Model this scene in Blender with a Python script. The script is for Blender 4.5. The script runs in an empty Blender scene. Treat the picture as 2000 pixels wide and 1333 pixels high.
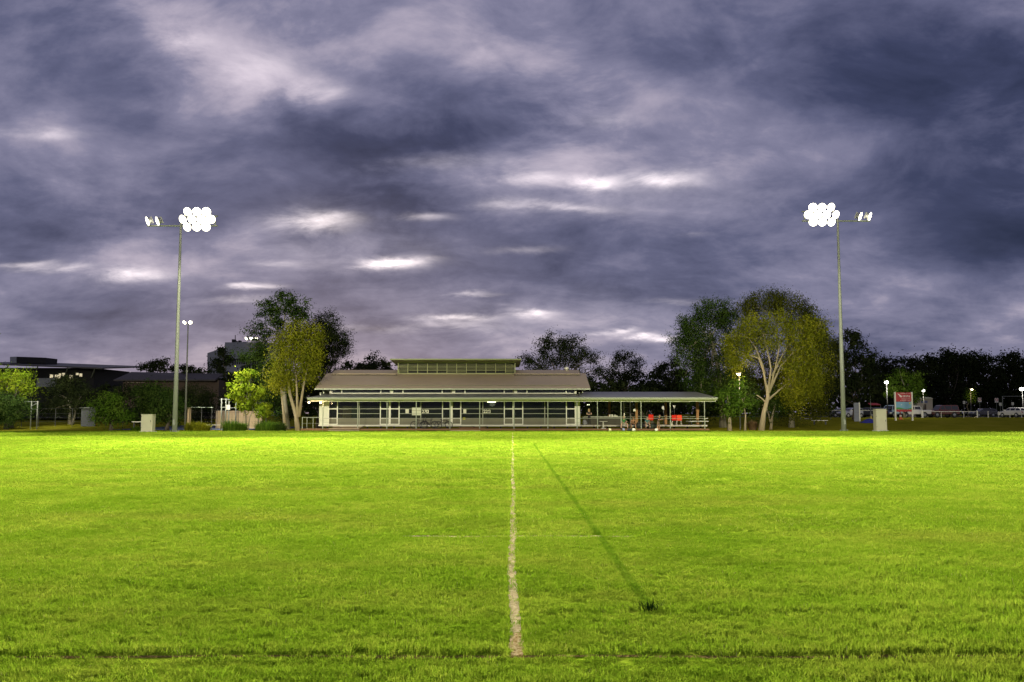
import bpy, bmesh, math, random
import numpy as np
from mathutils import Vector, Matrix

random.seed(7)
RNG = np.random.default_rng(7)
SC = bpy.context.scene
COL = SC.collection
PI = math.pi

# ------------------------------------------------------------------ camera
F = 1750.0                                  # focal length in photo pixels (2000 wide)
CAM_H = 1.85
TH = math.atan(141.5 / F)                   # slight upward tilt
cam_data = bpy.data.cameras.new('camera')
cam_data.sensor_width = 36.0
cam_data.lens = 36.0 * F / 2000.0
cam_data.clip_start = 0.1
cam_data.clip_end = 5000
cam = bpy.data.objects.new('camera', cam_data)
cam.location = (0, 0, CAM_H)
cam.rotation_euler = (PI / 2 + TH, 0, 0)
COL.objects.link(cam)
SC.camera = cam

# ------------------------------------------------------------------ exposure
SC.view_settings.view_transform = 'Standard'
SC.view_settings.look = 'None'
SC.view_settings.exposure = 0.0
SC.view_settings.gamma = 1.0
SC.view_settings.use_curve_mapping = False
SC.cycles.use_denoising = True
SC.cycles.max_bounces = 5
SC.cycles.diffuse_bounces = 2
SC.cycles.glossy_bounces = 3
SC.cycles.transparent_max_bounces = 10
SC.cycles.transmission_bounces = 4
SC.cycles.sample_clamp_indirect = 4.0
SC.cycles.caustics_reflective = False
SC.cycles.caustics_refractive = False


def P(px, py, Y):
    """point at world depth Y seen at photo pixel (px, py)"""
    u = (px - 1000.0) / F
    v = (666.5 - py) / F
    r = Vector((u, math.cos(TH) - v * math.sin(TH), math.sin(TH) + v * math.cos(TH)))
    t = Y / r.y
    return Vector((r.x * t, Y, CAM_H + r.z * t))


def PX(px, Y, py=800):
    return P(px, py, Y).x


def PZ(py, Y):
    return P(1000, py, Y).z


# ------------------------------------------------------------------ sky: dusk, broken cloud
world = bpy.data.worlds.new('World')
SC.world = world
world.use_nodes = True
WN = world.node_tree.nodes
WL = world.node_tree.links
WN.clear()


def wn(t, **kw):
    n = WN.new(t)
    for k, v in kw.items():
        setattr(n, k, v)
    return n


def wmath(op, a, b=None, c=None):
    n = wn('ShaderNodeMath', operation=op)
    for i, v in enumerate((a, b, c)):
        if v is None:
            continue
        if isinstance(v, (int, float)):
            n.inputs[i].default_value = v
        else:
            WL.new(v, n.inputs[i])
    return n.outputs[0]


def wvec(op, a, b=None, c=None):
    n = wn('ShaderNodeVectorMath', operation=op)
    for i, v in enumerate((a, b, c)):
        if v is None:
            continue
        if isinstance(v, (tuple, list)):
            n.inputs[i].default_value = v
        else:
            WL.new(v, n.inputs[i])
    return n.outputs[1] if op in ('DOT_PRODUCT', 'LENGTH') else n.outputs[0]


SUN_EL, SUN_AZ = math.radians(3.0), math.radians(-12.0)
tc = wn('ShaderNodeTexCoord')
sep = wn('ShaderNodeSeparateXYZ')
WL.new(tc.outputs['Generated'], sep.inputs[0])
dx, dy, dz = sep.outputs
# cloud sheet: directions projected on a plane overhead, so that streaks flatten to the horizon
den = wmath('ADD', wmath('MAXIMUM', dz, 0.0), 0.27)
cx_ = wmath('DIVIDE', dx, den)
cy_ = wmath('DIVIDE', dy, den)
comb = wn('ShaderNodeCombineXYZ')
WL.new(cx_, comb.inputs[0])
WL.new(cy_, comb.inputs[1])
comb.inputs[2].default_value = 3.7


def wnoise(vec, scale, detail, rough, dist=0.0, lac=2.0):
    n = wn('ShaderNodeTexNoise', noise_dimensions='3D')
    WL.new(vec, n.inputs['Vector'])
    n.inputs['Scale'].default_value = scale
    n.inputs['Detail'].default_value = detail
    n.inputs['Roughness'].default_value = rough
    n.inputs['Distortion'].default_value = dist
    n.inputs['Lacunarity'].default_value = lac
    return n


n_big = wnoise(comb.outputs[0], 1.1, 5.0, 0.52, 0.25)
n_med = wnoise(wvec('MULTIPLY', comb.outputs[0], (0.9, 1.1, 1.0)), 2.6, 6.0, 0.54, 0.3)
n_fine = wnoise(wvec('MULTIPLY', comb.outputs[0], (0.9, 1.2, 1.0)), 7.0, 8.0, 0.64, 0.4)
# directions as (x/y, z/y), wobbled by noise, to place the gaps and banks the photograph shows
dys = wmath('MAXIMUM', dy, 0.05)
u_ = wmath('DIVIDE', dx, dys)
v_ = wmath('DIVIDE', dz, dys)
uv = wn('ShaderNodeCombineXYZ')
WL.new(u_, uv.inputs[0])
WL.new(v_, uv.inputs[1])
wob = wvec('MULTIPLY', wvec('SUBTRACT', n_med.outputs['Color'], (0.5, 0.5, 0.5)), (0.22, 0.085, 0.0))
wob2 = wvec('MULTIPLY', wvec('SUBTRACT', n_fine.outputs['Color'], (0.5, 0.5, 0.5)), (0.10, 0.035, 0.0))
uvw = wvec('ADD', wvec('ADD', uv.outputs[0], wob), wob2)
half = wvec('MULTIPLY', wvec('ADD', wob, wob2), (0.42, 0.42, 0.0))
uvg = wvec('ADD', uv.outputs[0], half)
n_puff = wnoise(wvec('MULTIPLY', uv.outputs[0], (1.0, 1.7, 1.0)), 5.5, 8.0, 0.60, 0.35)


def blobs(specs, start, uvq):
    acc = start
    for (px, py, sx, sy, amp) in specs:
        q = P(px, py, 1.0)
        cu, cv = q.x, q.z - CAM_H
        iu, iv = F / sx, F / sy
        w = wvec('MULTIPLY_ADD', uvq, (iu, iv, 0.0), (-cu * iu, -cv * iv, 0.0))
        d2 = wvec('DOT_PRODUCT', w, w)
        g = wmath('POWER', 0.36788, d2)
        acc = wmath('MULTIPLY_ADD', g, amp, acc)
    return acc


# slow light and dark banks
BANKS = [
    (320, 25, 90, 38, .10), (395, 85, 80, 34, .17), (480, 120, 80, 32, .14), (560, 155, 80, 30, .20), (615, 185, 60, 24, .18), (500, 40, 200, 70, .04), (120, 250, 150, 60, .08), (690, 45, 150, 60, .10),
    (240, 190, 170, 80, -.20), (560, 265, 220, 65, -.16), (690, 290, 130, 60, -.17), (950, 210, 150, 90, -.10), (960, 265, 190, 45, -.15),
    (60, 340, 170, 60, -.10), (640, 390, 200, 45, -.15), (120, 450, 230, 45, -.10), (30, 60, 160, 90, -.10),
    (1190, 190, 160, 80, .22), (1130, 330, 200, 50, .10), (960, 60, 260, 80, .08),
    (1430, 120, 190, 130, -.12), (1720, 90, 240, 190, -.20), (1970, 200, 240, 300, -.26), (1950, 420, 200, 90, -.22),
    (1800, 520, 150, 40, .06), (1260, 490, 330, 55, -.07), (1500, 640, 200, 60, -.05), (350, 610, 400, 40, -.06),
    (900, 660, 400, 60, .07), (600, 480, 260, 60, .08), (1250, 590, 300, 50, -.05),
]
hor = wmath('POWER', 0.36788, wmath('MULTIPLY', wmath('MAXIMUM', dz, 0.0), 7.0))      # paler towards the horizon
val = wmath('MULTIPLY_ADD', hor, 0.10, wmath('MULTIPLY_ADD', n_big.outputs[0], 0.62, 0.10))
val = wmath('MULTIPLY_ADD', n_med.outputs[0], 0.66, wmath('ADD', val, -0.27))
val = wmath('MULTIPLY_ADD', n_fine.outputs[0], 0.30, wmath('ADD', val, -0.11))
val = wmath('MULTIPLY_ADD', n_puff.outputs[0], 0.74, wmath('ADD', val, -0.37))
val = blobs(BANKS, val, uvw)
val = wmath('MULTIPLY_ADD', wmath('ADD', val, -0.46), 1.12, 0.46)
cr = wn('ShaderNodeValToRGB')
WL.new(val, cr.inputs[0])
el = cr.color_ramp.elements
el[0].position, el[0].color = 0.0, (.020, .026, .062, 1)
el[1].position, el[1].color = 1.0, (.66, .58, .68, 1)
for p_, c_ in ((.22, (.046, .054, .116, 1)), (.42, (.114, .120, .212, 1)), (.60, (.220, .214, .325, 1)), (.78, (.43, .385, .49, 1))):
    e = el.new(p_)
    e.color = c_
# gaps with the last daylight behind
GAPS = [
    (700, 500, 170, 45, .10), (1180, 370, 230, 50, .10), (1050, 625, 300, 40, .08), (600, 440, 110, 40, .10),
    (772, 520, 42, 12, 2.2), (600, 436, 60, 18, .75), (650, 425, 40, 10, .4), (1060, 352, 60, 14, .5), (1180, 358, 45, 12, .9), (1300, 350, 60, 13, .9),
    (1110, 402, 80, 7, .5), (270, 543, 65, 13, .75), (40, 514, 60, 7, .7), (480, 566, 30, 5, .5), (890, 625, 60, 7, .8), (1030, 612, 45, 9, .6), (1060, 608, 30, 6, .5),
    (1265, 656, 40, 7, 1.1), (1215, 640, 25, 5, .5), (600, 165, 50, 25, .12), (390, 85, 45, 18, .14), (1350, 455, 30, 5, .12), (140, 522, 50, 6, .45), (520, 566, 40, 6, .5), (820, 424, 45, 8, .35), (470, 590, 60, 6, .25), (930, 572, 30, 5, .35), (1180, 645, 40, 6, .45), (1010, 490, 60, 8, .2), (60, 258, 90, 12, .14), (130, 262, 50, 8, .2),
    (880, 318, 120, 16, .12), (1000, 400, 60, 10, .25), (1330, 590, 60, 6, .15), (560, 520, 60, 8, .2), (700, 640, 90, 7, .15), (880, 640, 90, 8, .3), (530, 120, 60, 25, .2), (640, 178, 40, 15, .2), (1170, 230, 60, 18, .12),
]
gap = blobs(GAPS, 0.0, uvg)
gapn = wmath('MULTIPLY', gap, wmath('MULTIPLY_ADD', n_puff.outputs[0], 2.2, wmath('MULTIPLY_ADD', n_fine.outputs[0], 3.2, -1.75)))
gapn = wmath('MAXIMUM', gapn, 0.0)
gcol = wn('ShaderNodeMix', data_type='RGBA', blend_type='ADD')
gcol.inputs[0].default_value = 1.0
WL.new(cr.outputs[0], gcol.inputs[6])
gl = wvec('SCALE', (0.85, 0.74, 0.70))
WL.new(gapn, WN[-1].inputs['Scale'])
WL.new(gl, gcol.inputs[7])
# the clear dusk sky itself, above the cloud
sky = wn('ShaderNodeTexSky', sky_type='NISHITA')
sky.sun_disc = False
sky.sun_elevation = SUN_EL
sky.sun_rotation = SUN_AZ
skym = wvec('MULTIPLY', sky.outputs[0], (0.003, 0.0035, 0.005))
fin = wn('ShaderNodeMix', data_type='RGBA', blend_type='ADD')
fin.inputs[0].default_value = 1.0
WL.new(gcol.outputs[2], fin.inputs[6])
WL.new(skym, fin.inputs[7])
bg = wn('ShaderNodeBackground')
bg.inputs['Strength'].default_value = 1.0
WL.new(fin.outputs[2], bg.inputs['Color'])
out = wn('ShaderNodeOutputWorld')
WL.new(bg.outputs[0], out.inputs['Surface'])
world.cycles.sampling_method = 'MANUAL'
world.cycles.sample_map_resolution = 256

# weak afterglow of the sun behind the cloud
sd = bpy.data.lights.new('sun', 'SUN')
sd.energy = 0.06
sd.angle = math.radians(25)
sd.color = (1.0, .86, .78)
sun = bpy.data.objects.new('sun', sd)
sun.rotation_euler = (PI / 2 - math.radians(6), 0, PI + 0.2)
COL.objects.link(sun)

FLOOD = 1.0       # overall strength of the floodlights
FLOOD_COL = (1.0, .95, .70)

# ------------------------------------------------------------------ materials
MATS = {}


def mat(name, color, rough=.6, metal=0.0, var=.12, scale=8.0, bump=0.0, bscale=40.0, emit=None, estr=0.0, spec=.4,
        wave=None, color2=None, mix_scale=None, stretch=(1, 1, 1), coat=0.0):
    if name in MATS:
        return MATS[name]
    m = bpy.data.materials.new(name)
    m.use_nodes = True
    nt = m.node_tree
    N, L = nt.nodes, nt.links
    b = N['Principled BSDF']
    b.inputs['Roughness'].default_value = rough
    b.inputs['Metallic'].default_value = metal
    b.inputs['Specular IOR Level'].default_value = spec
    if coat:
        b.inputs['Coat Weight'].default_value = coat
        b.inputs['Coat Roughness'].default_value = .08
    g = N.new('ShaderNodeNewGeometry')
    mp = N.new('ShaderNodeVectorMath')
    mp.operation = 'MULTIPLY'
    mp.inputs[1].default_value = stretch
    L.new(g.outputs['Position'], mp.inputs[0])
    nz = N.new('ShaderNodeTexNoise')
    nz.inputs['Scale'].default_value = mix_scale or scale
    nz.inputs['Detail'].default_value = 4
    L.new(mp.outputs[0], nz.inputs['Vector'])
    mx = N.new('ShaderNodeMix')
    mx.data_type = 'RGBA'
    c = Vector(color[:3])
    c2 = Vector(color2[:3]) if color2 else c * (1 + var)
    c1 = c if color2 else c * (1 - var)
    mx.inputs[6].default_value = (*c1, 1)
    mx.inputs[7].default_value = (*c2, 1)
    L.new(nz.outputs[0], mx.inputs[0])
    L.new(mx.outputs[2], b.inputs['Base Color'])
    hs = None
    if bump:
        nb = N.new('ShaderNodeTexNoise')
        nb.inputs['Scale'].default_value = bscale
        nb.inputs['Detail'].default_value = 3
        L.new(mp.outputs[0], nb.inputs['Vector'])
        hs = nb.outputs[0]
    if wave:
        wv = N.new('ShaderNodeTexWave')
        wv.bands_direction = wave[0]
        wv.inputs['Scale'].default_value = wave[1]
        L.new(g.outputs['Position'], wv.inputs['Vector'])
        hs = wv.outputs[0]
        bump = wave[2]
    if hs is not None:
        bp = N.new('ShaderNodeBump')
        bp.inputs['Strength'].default_value = min(1.0, bump)
        bp.inputs['Distance'].default_value = .03
        L.new(hs, bp.inputs['Height'])
        L.new(bp.outputs[0], b.inputs['Normal'])
    if emit:
        b.inputs['Emission Color'].default_value = (*emit, 1)
        b.inputs['Emission Strength'].default_value = estr
    MATS[name] = m
    return m


def leaf_mat(name, cols, trans=.35, rough=.5):
    """foliage: three tints mixed by a per-clump attribute, some light passes through"""
    m = bpy.data.materials.new(name)
    m.use_nodes = True
    N, L = m.node_tree.nodes, m.node_tree.links
    N.remove(N['Principled BSDF'])
    b = N.new('ShaderNodeBsdfDiffuse')
    at = N.new('ShaderNodeAttribute')
    at.attribute_name = 'tint'
    r = N.new('ShaderNodeValToRGB')
    e = r.color_ramp.elements
    e[0].color = (*cols[0], 1)
    e[1].color = (*cols[2], 1)
    k = e.new(.5)
    k.color = (*cols[1], 1)
    L.new(at.outputs['Fac'], r.inputs[0])
    L.new(r.outputs[0], b.inputs['Color'])
    t = N.new('ShaderNodeBsdfTranslucent')
    L.new(r.outputs[0], t.inputs['Color'])
    mx = N.new('ShaderNodeMixShader')
    mx.inputs[0].default_value = trans
    L.new(b.outputs[0], mx.inputs[1])
    L.new(t.outputs[0], mx.inputs[2])
    L.new(mx.outputs[0], N['Material Output'].inputs['Surface'])
    MATS[name] = m
    return m


def glass_mat(name, tint=(.02, .025, .02), alpha=.55, rough=.03):
    m = bpy.data.materials.new(name)
    m.use_nodes = True
    N, L = m.node_tree.nodes, m.node_tree.links
    b = N['Principled BSDF']
    b.inputs['Base Color'].default_value = (*tint, 1)
    b.inputs['Roughness'].default_value = rough
    nz = N.new('ShaderNodeTexNoise')
    nz.inputs['Scale'].default_value = .9
    bp = N.new('ShaderNodeBump')
    bp.inputs['Strength'].default_value = .15
    bp.inputs['Distance'].default_value = .05
    g = N.new('ShaderNodeNewGeometry')
    L.new(g.outputs['Position'], nz.inputs['Vector'])
    L.new(nz.outputs[0], bp.inputs['Height'])
    L.new(bp.outputs[0], b.inputs['Normal'])
    t = N.new('ShaderNodeBsdfTransparent')
    t.inputs['Color'].default_value = (.75, .8, .72, 1)
    mx = N.new('ShaderNodeMixShader')
    mx.inputs[0].default_value = alpha
    L.new(t.outputs[0], mx.inputs[1])
    L.new(b.outputs[0], mx.inputs[2])
    L.new(mx.outputs[0], N['Material Output'].inputs['Surface'])
    MATS[name] = m
    return m


# ------------------------------------------------------------------ object helpers
ORG = {}


def tag(o, label=None, cat=None, group=None, kind=None):
    if label:
        o['label'] = label
    if cat:
        o['category'] = cat
    if group:
        o['group'] = group
    if kind:
        o['kind'] = kind
    return o


def empty(name, loc, label=None, cat=None, group=None, rz=0.0):
    o = bpy.data.objects.new(name, None)
    o.empty_display_size = .3
    o.location = loc
    o.rotation_euler = (0, 0, rz)
    COL.objects.link(o)
    ORG[o] = Vector(loc)
    return tag(o, label, cat, group)


def world_org(o):
    v = Vector((0, 0, 0))
    while o is not None:
        v = v + o.location
        o = o.parent
    return v


class MB:
    """collects boxes, tubes and polygons into one mesh"""

    def __init__(s):
        s.v, s.f, s.mi, s.m = [], [], [], 0

    def add(s, vs, fs):
        k = len(s.v)
        s.v += [tuple(v) for v in vs]
        s.f += [tuple(k + i for i in f) for f in fs]
        s.mi += [s.m] * len(fs)
        return s

    def box(s, x0, x1, y0, y1, z0, z1):
        return s.add([(x0, y0, z0), (x1, y0, z0), (x1, y1, z0), (x0, y1, z0), (x0, y0, z1), (x1, y0, z1), (x1, y1, z1), (x0, y1, z1)],
                     [(0, 3, 2, 1), (4, 5, 6, 7), (0, 1, 5, 4), (1, 2, 6, 5), (2, 3, 7, 6), (3, 0, 4, 7)])

    def poly(s, pts):
        return s.add(pts, [tuple(range(len(pts)))])

    def slab(s, pts, d):
        """polygon thickened by vector d"""
        n = len(pts)
        d = Vector(d)
        vs = [Vector(p) for p in pts] + [Vector(p) + d for p in pts]
        fs = [tuple(range(n)), tuple(range(2 * n - 1, n - 1, -1))]
        fs += [(i, i + n, (i + 1) % n + n, (i + 1) % n) for i in range(n)]
        return s.add(vs, fs)

    def tube(s, pts, radii, seg=8, caps=True):
        pts = [Vector(p) for p in pts]
        if not isinstance(radii, (list, tuple)):
            radii = [radii] * len(pts)
        k = len(s.v)
        prev = None
        for i, p in enumerate(pts):
            d = (pts[min(i + 1, len(pts) - 1)] - pts[max(i - 1, 0)])
            d = d.normalized() if d.length > 1e-9 else Vector((0, 0, 1))
            if prev is None:
                a = d.cross(Vector((0, 0, 1)))
                if a.length < .05:
                    a = d.cross(Vector((0, 1, 0)))
            else:
                a = prev - d * prev.dot(d)
            a = a.normalized()
            prev = a
            b = d.cross(a)
            for j in range(seg):
                t = 2 * PI * j / seg
                s.v.append(tuple(p + (a * math.cos(t) + b * math.sin(t)) * radii[i]))
        for i in range(len(pts) - 1):
            for j in range(seg):
                j2 = (j + 1) % seg
                s.f.append((k + i * seg + j, k + i * seg + j2, k + (i + 1) * seg + j2, k + (i + 1) * seg + j))
                s.mi.append(s.m)
        if caps:
            s.f.append(tuple(k + j for j in range(seg))[::-1])
            s.f.append(tuple(k + (len(pts) - 1) * seg + j for j in range(seg)))
            s.mi += [s.m, s.m]
        return s

    def lathe(s, c, prof, seg=16, axis='z'):
        """prof: (radius, height) pairs about a vertical (or x / y) axis through c"""
        k = len(s.v)
        c = Vector(c)
        for r, h in prof:
            for j in range(seg):
                t = 2 * PI * j / seg
                a, b = r * math.cos(t), r * math.sin(t)
                q = {'z': (a, b, h), 'x': (h, a, b), 'y': (b, h, a)}[axis]
                s.v.append(tuple(c + Vector(q)))
        for i in range(len(prof) - 1):
            for j in range(seg):
                j2 = (j + 1) % seg
                s.f.append((k + i * seg + j, k + i * seg + j2, k + (i + 1) * seg + j2, k + (i + 1) * seg + j))
                s.mi.append(s.m)
        return s

    def ball(s, c, r, seg=12, rings=7, sc=(1, 1, 1)):
        prof = []
        k0 = len(s.v)
        for i in range(rings + 1):
            t = -PI / 2 + PI * i / rings
            prof.append((max(1e-4, r * math.cos(t)), r * math.sin(t)))
        s.lathe((0, 0, 0), prof, seg)
        for i in range(k0, len(s.v)):
            v = s.v[i]
            s.v[i] = (c[0] + v[0] * sc[0], c[1] + v[1] * sc[1], c[2] + v[2] * sc[2])
        return s

    def build(s, name, mats, parent=None, smooth=False, local=False, bevel=0.0):
        me = bpy.data.meshes.new(name)
        off = Vector((0, 0, 0))
        if parent is not None and not local:
            off = world_org(parent)
        vs = [(v[0] - off.x, v[1] - off.y, v[2] - off.z) for v in s.v]
        me.from_pydata(vs, [], s.f)
        if not isinstance(mats, (list, tuple)):
            mats = [mats]
        for m in mats:
            me.materials.append(m)
        if len(mats) > 1:
            me.polygons.foreach_set('material_index', s.mi)
        if smooth:
            me.polygons.foreach_set('use_smooth', [True] * len(me.polygons))
        me.update()
        if bevel:
            bm = bmesh.new()
            bm.from_mesh(me)
            bmesh.ops.remove_doubles(bm, verts=bm.verts, dist=1e-5)
            bmesh.ops.bevel(bm, geom=bm.edges, offset=bevel, segments=1, affect='EDGES')
            bm.to_mesh(me)
            bm.free()
        o = bpy.data.objects.new(name, me)
        COL.objects.link(o)
        if parent is not None:
            o.parent = parent
        return o


def copy_tree(o, parent=None):
    c = o.copy()
    COL.objects.link(c)
    c.parent = parent
    for ch in list(o.children):
        copy_tree(ch, c)
    return c


def place(name, me, loc, parent=None, rz=0.0):
    """object sharing mesh data, at world loc"""
    o = bpy.data.objects.new(name, me)
    COL.objects.link(o)
    o.location = Vector(loc) - (world_org(parent) if parent is not None else Vector((0, 0, 0)))
    o.rotation_euler = (0, 0, rz)
    if parent is not None:
        o.parent = parent
    return o


def arr_mesh(name, V, Q, material, tint=None, smooth=False):
    """fast mesh from numpy vertices and quads / triangles"""
    me = bpy.data.meshes.new(name)
    n, k = Q.shape
    me.vertices.add(len(V))
    me.vertices.foreach_set('co', np.ascontiguousarray(V, dtype=np.float32).ravel())
    me.loops.add(n * k)
    me.loops.foreach_set('vertex_index', np.ascontiguousarray(Q, dtype=np.int32).ravel())
    me.polygons.add(n)
    me.polygons.foreach_set('loop_start', np.arange(0, n * k, k, dtype=np.int32))
    if smooth:
        me.polygons.foreach_set('use_smooth', np.ones(n, dtype=bool))
    if tint is not None:
        a = me.attributes.new('tint', 'FLOAT', 'POINT')
        a.data.foreach_set('value', np.ascontiguousarray(tint, dtype=np.float32))
    me.materials.append(material)
    me.update(calc_edges=True)
    me.validate()
    return me


def sstep(a, b, x):
    t = np.clip((x - a) / (b - a), 0, 1)
    return t * t * (3 - 2 * t)


def gz(x, y):
    """height of the ground: flat field, low banks beyond its far side"""
    x = np.asarray(x, dtype=float)
    y = np.asarray(y, dtype=float)
    right = sstep(19, 27, x) * sstep(95.5, 134, y) * 1.22
    left = sstep(-41, -48, x) * sstep(94, 112, y) * .62
    mid = sstep(125, 170, y) * 1.22
    return np.maximum(np.maximum(right, left), mid)


def GZ(x, y):
    return float(gz(x, y))

# ------------------------------------------------------------------ ground
def noise_mix_mat(name, stops, scale, detail=6, rough=.6, bump=.5, bscale=18, stretch=(1, 1, 1), scale2=None, w2=.4, roughness=.9, spec=0.0):
    m = bpy.data.materials.new(name)
    m.use_nodes = True
    N, L = m.node_tree.nodes, m.node_tree.links
    b = N['Principled BSDF']
    b.inputs['Roughness'].default_value = roughness
    b.inputs['Specular IOR Level'].default_value = spec
    g = N.new('ShaderNodeNewGeometry')
    mp = N.new('ShaderNodeVectorMath')
    mp.operation = 'MULTIPLY'
    mp.inputs[1].default_value = stretch
    L.new(g.outputs['Position'], mp.inputs[0])
    n1 = N.new('ShaderNodeTexNoise')
    n1.inputs['Scale'].default_value = scale
    n1.inputs['Detail'].default_value = detail
    n1.inputs['Roughness'].default_value = rough
    L.new(mp.outputs[0], n1.inputs['Vector'])
    fac = n1.outputs[0]
    if scale2:
        n2 = N.new('ShaderNodeTexNoise')
        n2.inputs['Scale'].default_value = scale2
        n2.inputs['Detail'].default_value = 4
        L.new(mp.outputs[0], n2.inputs['Vector'])
        mm = N.new('ShaderNodeMix')
        mm.inputs[0].default_value = w2
        L.new(fac, mm.inputs[2])
        L.new(n2.outputs[0], mm.inputs[3])
        fac = mm.outputs[0]
    r = N.new('ShaderNodeValToRGB')
    e = r.color_ramp.elements
    e[0].position, e[0].color = stops[0][0], (*stops[0][1], 1)
    e[1].position, e[1].color = stops[-1][0], (*stops[-1][1], 1)
    for p_, c_ in stops[1:-1]:
        k = e.new(p_)
        k.color = (*c_, 1)
    L.new(fac, r.inputs[0])
    L.new(r.outputs[0], b.inputs['Base Color'])
    if bump:
        nb = N.new('ShaderNodeTexNoise')
        nb.inputs['Scale'].default_value = bscale
        nb.inputs['Detail'].default_value = 5
        L.new(mp.outputs[0], nb.inputs['Vector'])
        bp = N.new('ShaderNodeBump')
        bp.inputs['Strength'].default_value = bump
        bp.inputs['Distance'].default_value = .05
        L.new(nb.outputs[0], bp.inputs['Height'])
        L.new(bp.outputs[0], b.inputs['Normal'])
    MATS[name] = m
    return m


M_ROUGH_GRASS = noise_mix_mat('rough_grass', [(.3, (.10, .115, .008)), (.5, (.17, .165, .012)), (.7, (.22, .19, .025))], .35, scale2=4.0, bump=.8, bscale=6)
M_TURF = noise_mix_mat('turf_soil', [(.3, (.072, .122, .006)), (.5, (.122, .182, .012)), (.72, (.18, .20, .026))], .22, scale2=2.2, w2=.5, bump=.9, bscale=9, stretch=(1, .8, 1))
M_ASPHALT = noise_mix_mat('asphalt', [(.3, (.035, .036, .04)), (.7, (.06, .06, .064))], 1.5, bump=.15, bscale=3, roughness=.22, spec=.5)
M_COURT = noise_mix_mat('blue_court', [(.3, (.05, .062, .105)), (.7, (.07, .085, .13))], .8, bump=.1, bscale=30, roughness=.6)
M_PAVING = noise_mix_mat('pale_paving', [(.3, (.32, .30, .26)), (.7, (.42, .40, .35))], 2.0, bump=.2, bscale=12)

xs = np.unique(np.concatenate([np.linspace(-700, -80, 22), np.linspace(-80, 90, 86), np.linspace(90, 700, 22)]))
ys = np.unique(np.concatenate([np.linspace(-120, 90, 12), np.linspace(90, 175, 58), np.linspace(175, 1600, 24)]))
GX, GY = np.meshgrid(xs, ys)
GV = np.stack([GX.ravel(), GY.ravel(), gz(GX, GY).ravel() - .012], 1)
nx_, ny_ = len(xs), len(ys)
ii = (np.arange(ny_ - 1)[:, None] * nx_ + np.arange(nx_ - 1)[None, :]).ravel()
GQ = np.stack([ii, ii + 1, ii + 1 + nx_, ii + nx_], 1)
o = bpy.data.objects.new('ground', arr_mesh('ground', GV, GQ, M_ROUGH_GRASS, smooth=True))
COL.objects.link(o)
tag(o, kind='structure')

# the mown playing field, one sheet 12 mm above, its far edge a little uneven
FAR = 93.6
fx = np.linspace(-75, 75, 76)
fy = np.concatenate([np.linspace(-40, 4, 6), np.linspace(5, 30, 40), np.linspace(31, FAR, 40)])
FX, FY = np.meshgrid(fx, fy)
FZ = np.zeros_like(FX)
FY2 = FY.copy()
FY2[-1] += .35 * np.sin(fx * .7) * np.cos(fx * .23) + .2 * np.sin(fx * 2.1)
V = np.stack([FX.ravel(), FY2.ravel(), FZ.ravel()], 1)
n1, n2 = len(fx), len(fy)
ii = (np.arange(n2 - 1)[:, None] * n1 + np.arange(n1 - 1)[None, :]).ravel()
o = bpy.data.objects.new('playing_field', arr_mesh('playing_field', V, np.stack([ii, ii + 1, ii + 1 + n1, ii + n1], 1), M_TURF))
COL.objects.link(o)
tag(o, kind='structure')


def sheet(name, pts, z_off, material):
    mb = MB()
    mb.slab([(x, y, GZ(x, y) + z_off - .03) for x, y in pts], (0, 0, .03))
    return tag(mb.build(name, material), kind='structure')


sheet('tennis_court', [(-44, 99.5), (-27.5, 99.5), (-27.5, 122), (-44, 122)], .03, M_COURT)
cpx = [(24, 136.5), (130, 136.5), (130, 200), (24, 200)]
sheet('car_park', cpx, .03, M_ASPHALT)
sheet('footpath', [(20.8, 126), (42, 126), (42, 128), (20.8, 128)], .025, M_PAVING)

# ------------------------------------------------------------------ worn centre line of the pitch
M_LINE = noise_mix_mat('worn_line_paint', [(.30, (.13, .10, .04)), (.45, (.25, .205, .12)), (.7, (.36, .31, .21))], 16, detail=7, rough=.7, bump=.8, bscale=60)
M_SOIL = noise_mix_mat('bare_soil', [(.3, (.085, .062, .02)), (.7, (.15, .118, .045))], 9, detail=7, bump=.9, bscale=40)


def wavy_strip(name, pts, width, material, z=.004, amp=.25, seed=1):
    rg = np.random.default_rng(seed)
    pts = np.array(pts, dtype=float)
    L_, R_ = [], []
    for i, p in enumerate(pts):
        d = pts[min(i + 1, len(pts) - 1)] - pts[max(i - 1, 0)]
        d /= np.linalg.norm(d)
        n = np.array([-d[1], d[0]])
        w1 = width / 2 * (1 + amp * rg.standard_normal() * .7)
        w2 = width / 2 * (1 + amp * rg.standard_normal() * .7)
        L_.append((*(p + n * w1), z))
        R_.append((*(p - n * w2), z))
    k = len(pts)
    mb = MB()
    mb.add(L_ + R_, [(i, i + 1, k + i + 1, k + i) for i in range(k - 1)])
    return mb.build(name, material)


def line_x(y):
    """the line wanders a little"""
    return .012 + .018 * np.sin(y * .9 + 1) * np.exp(-y / 40) + .012 * np.sin(y * .37) + .0010 * y * .5


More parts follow.
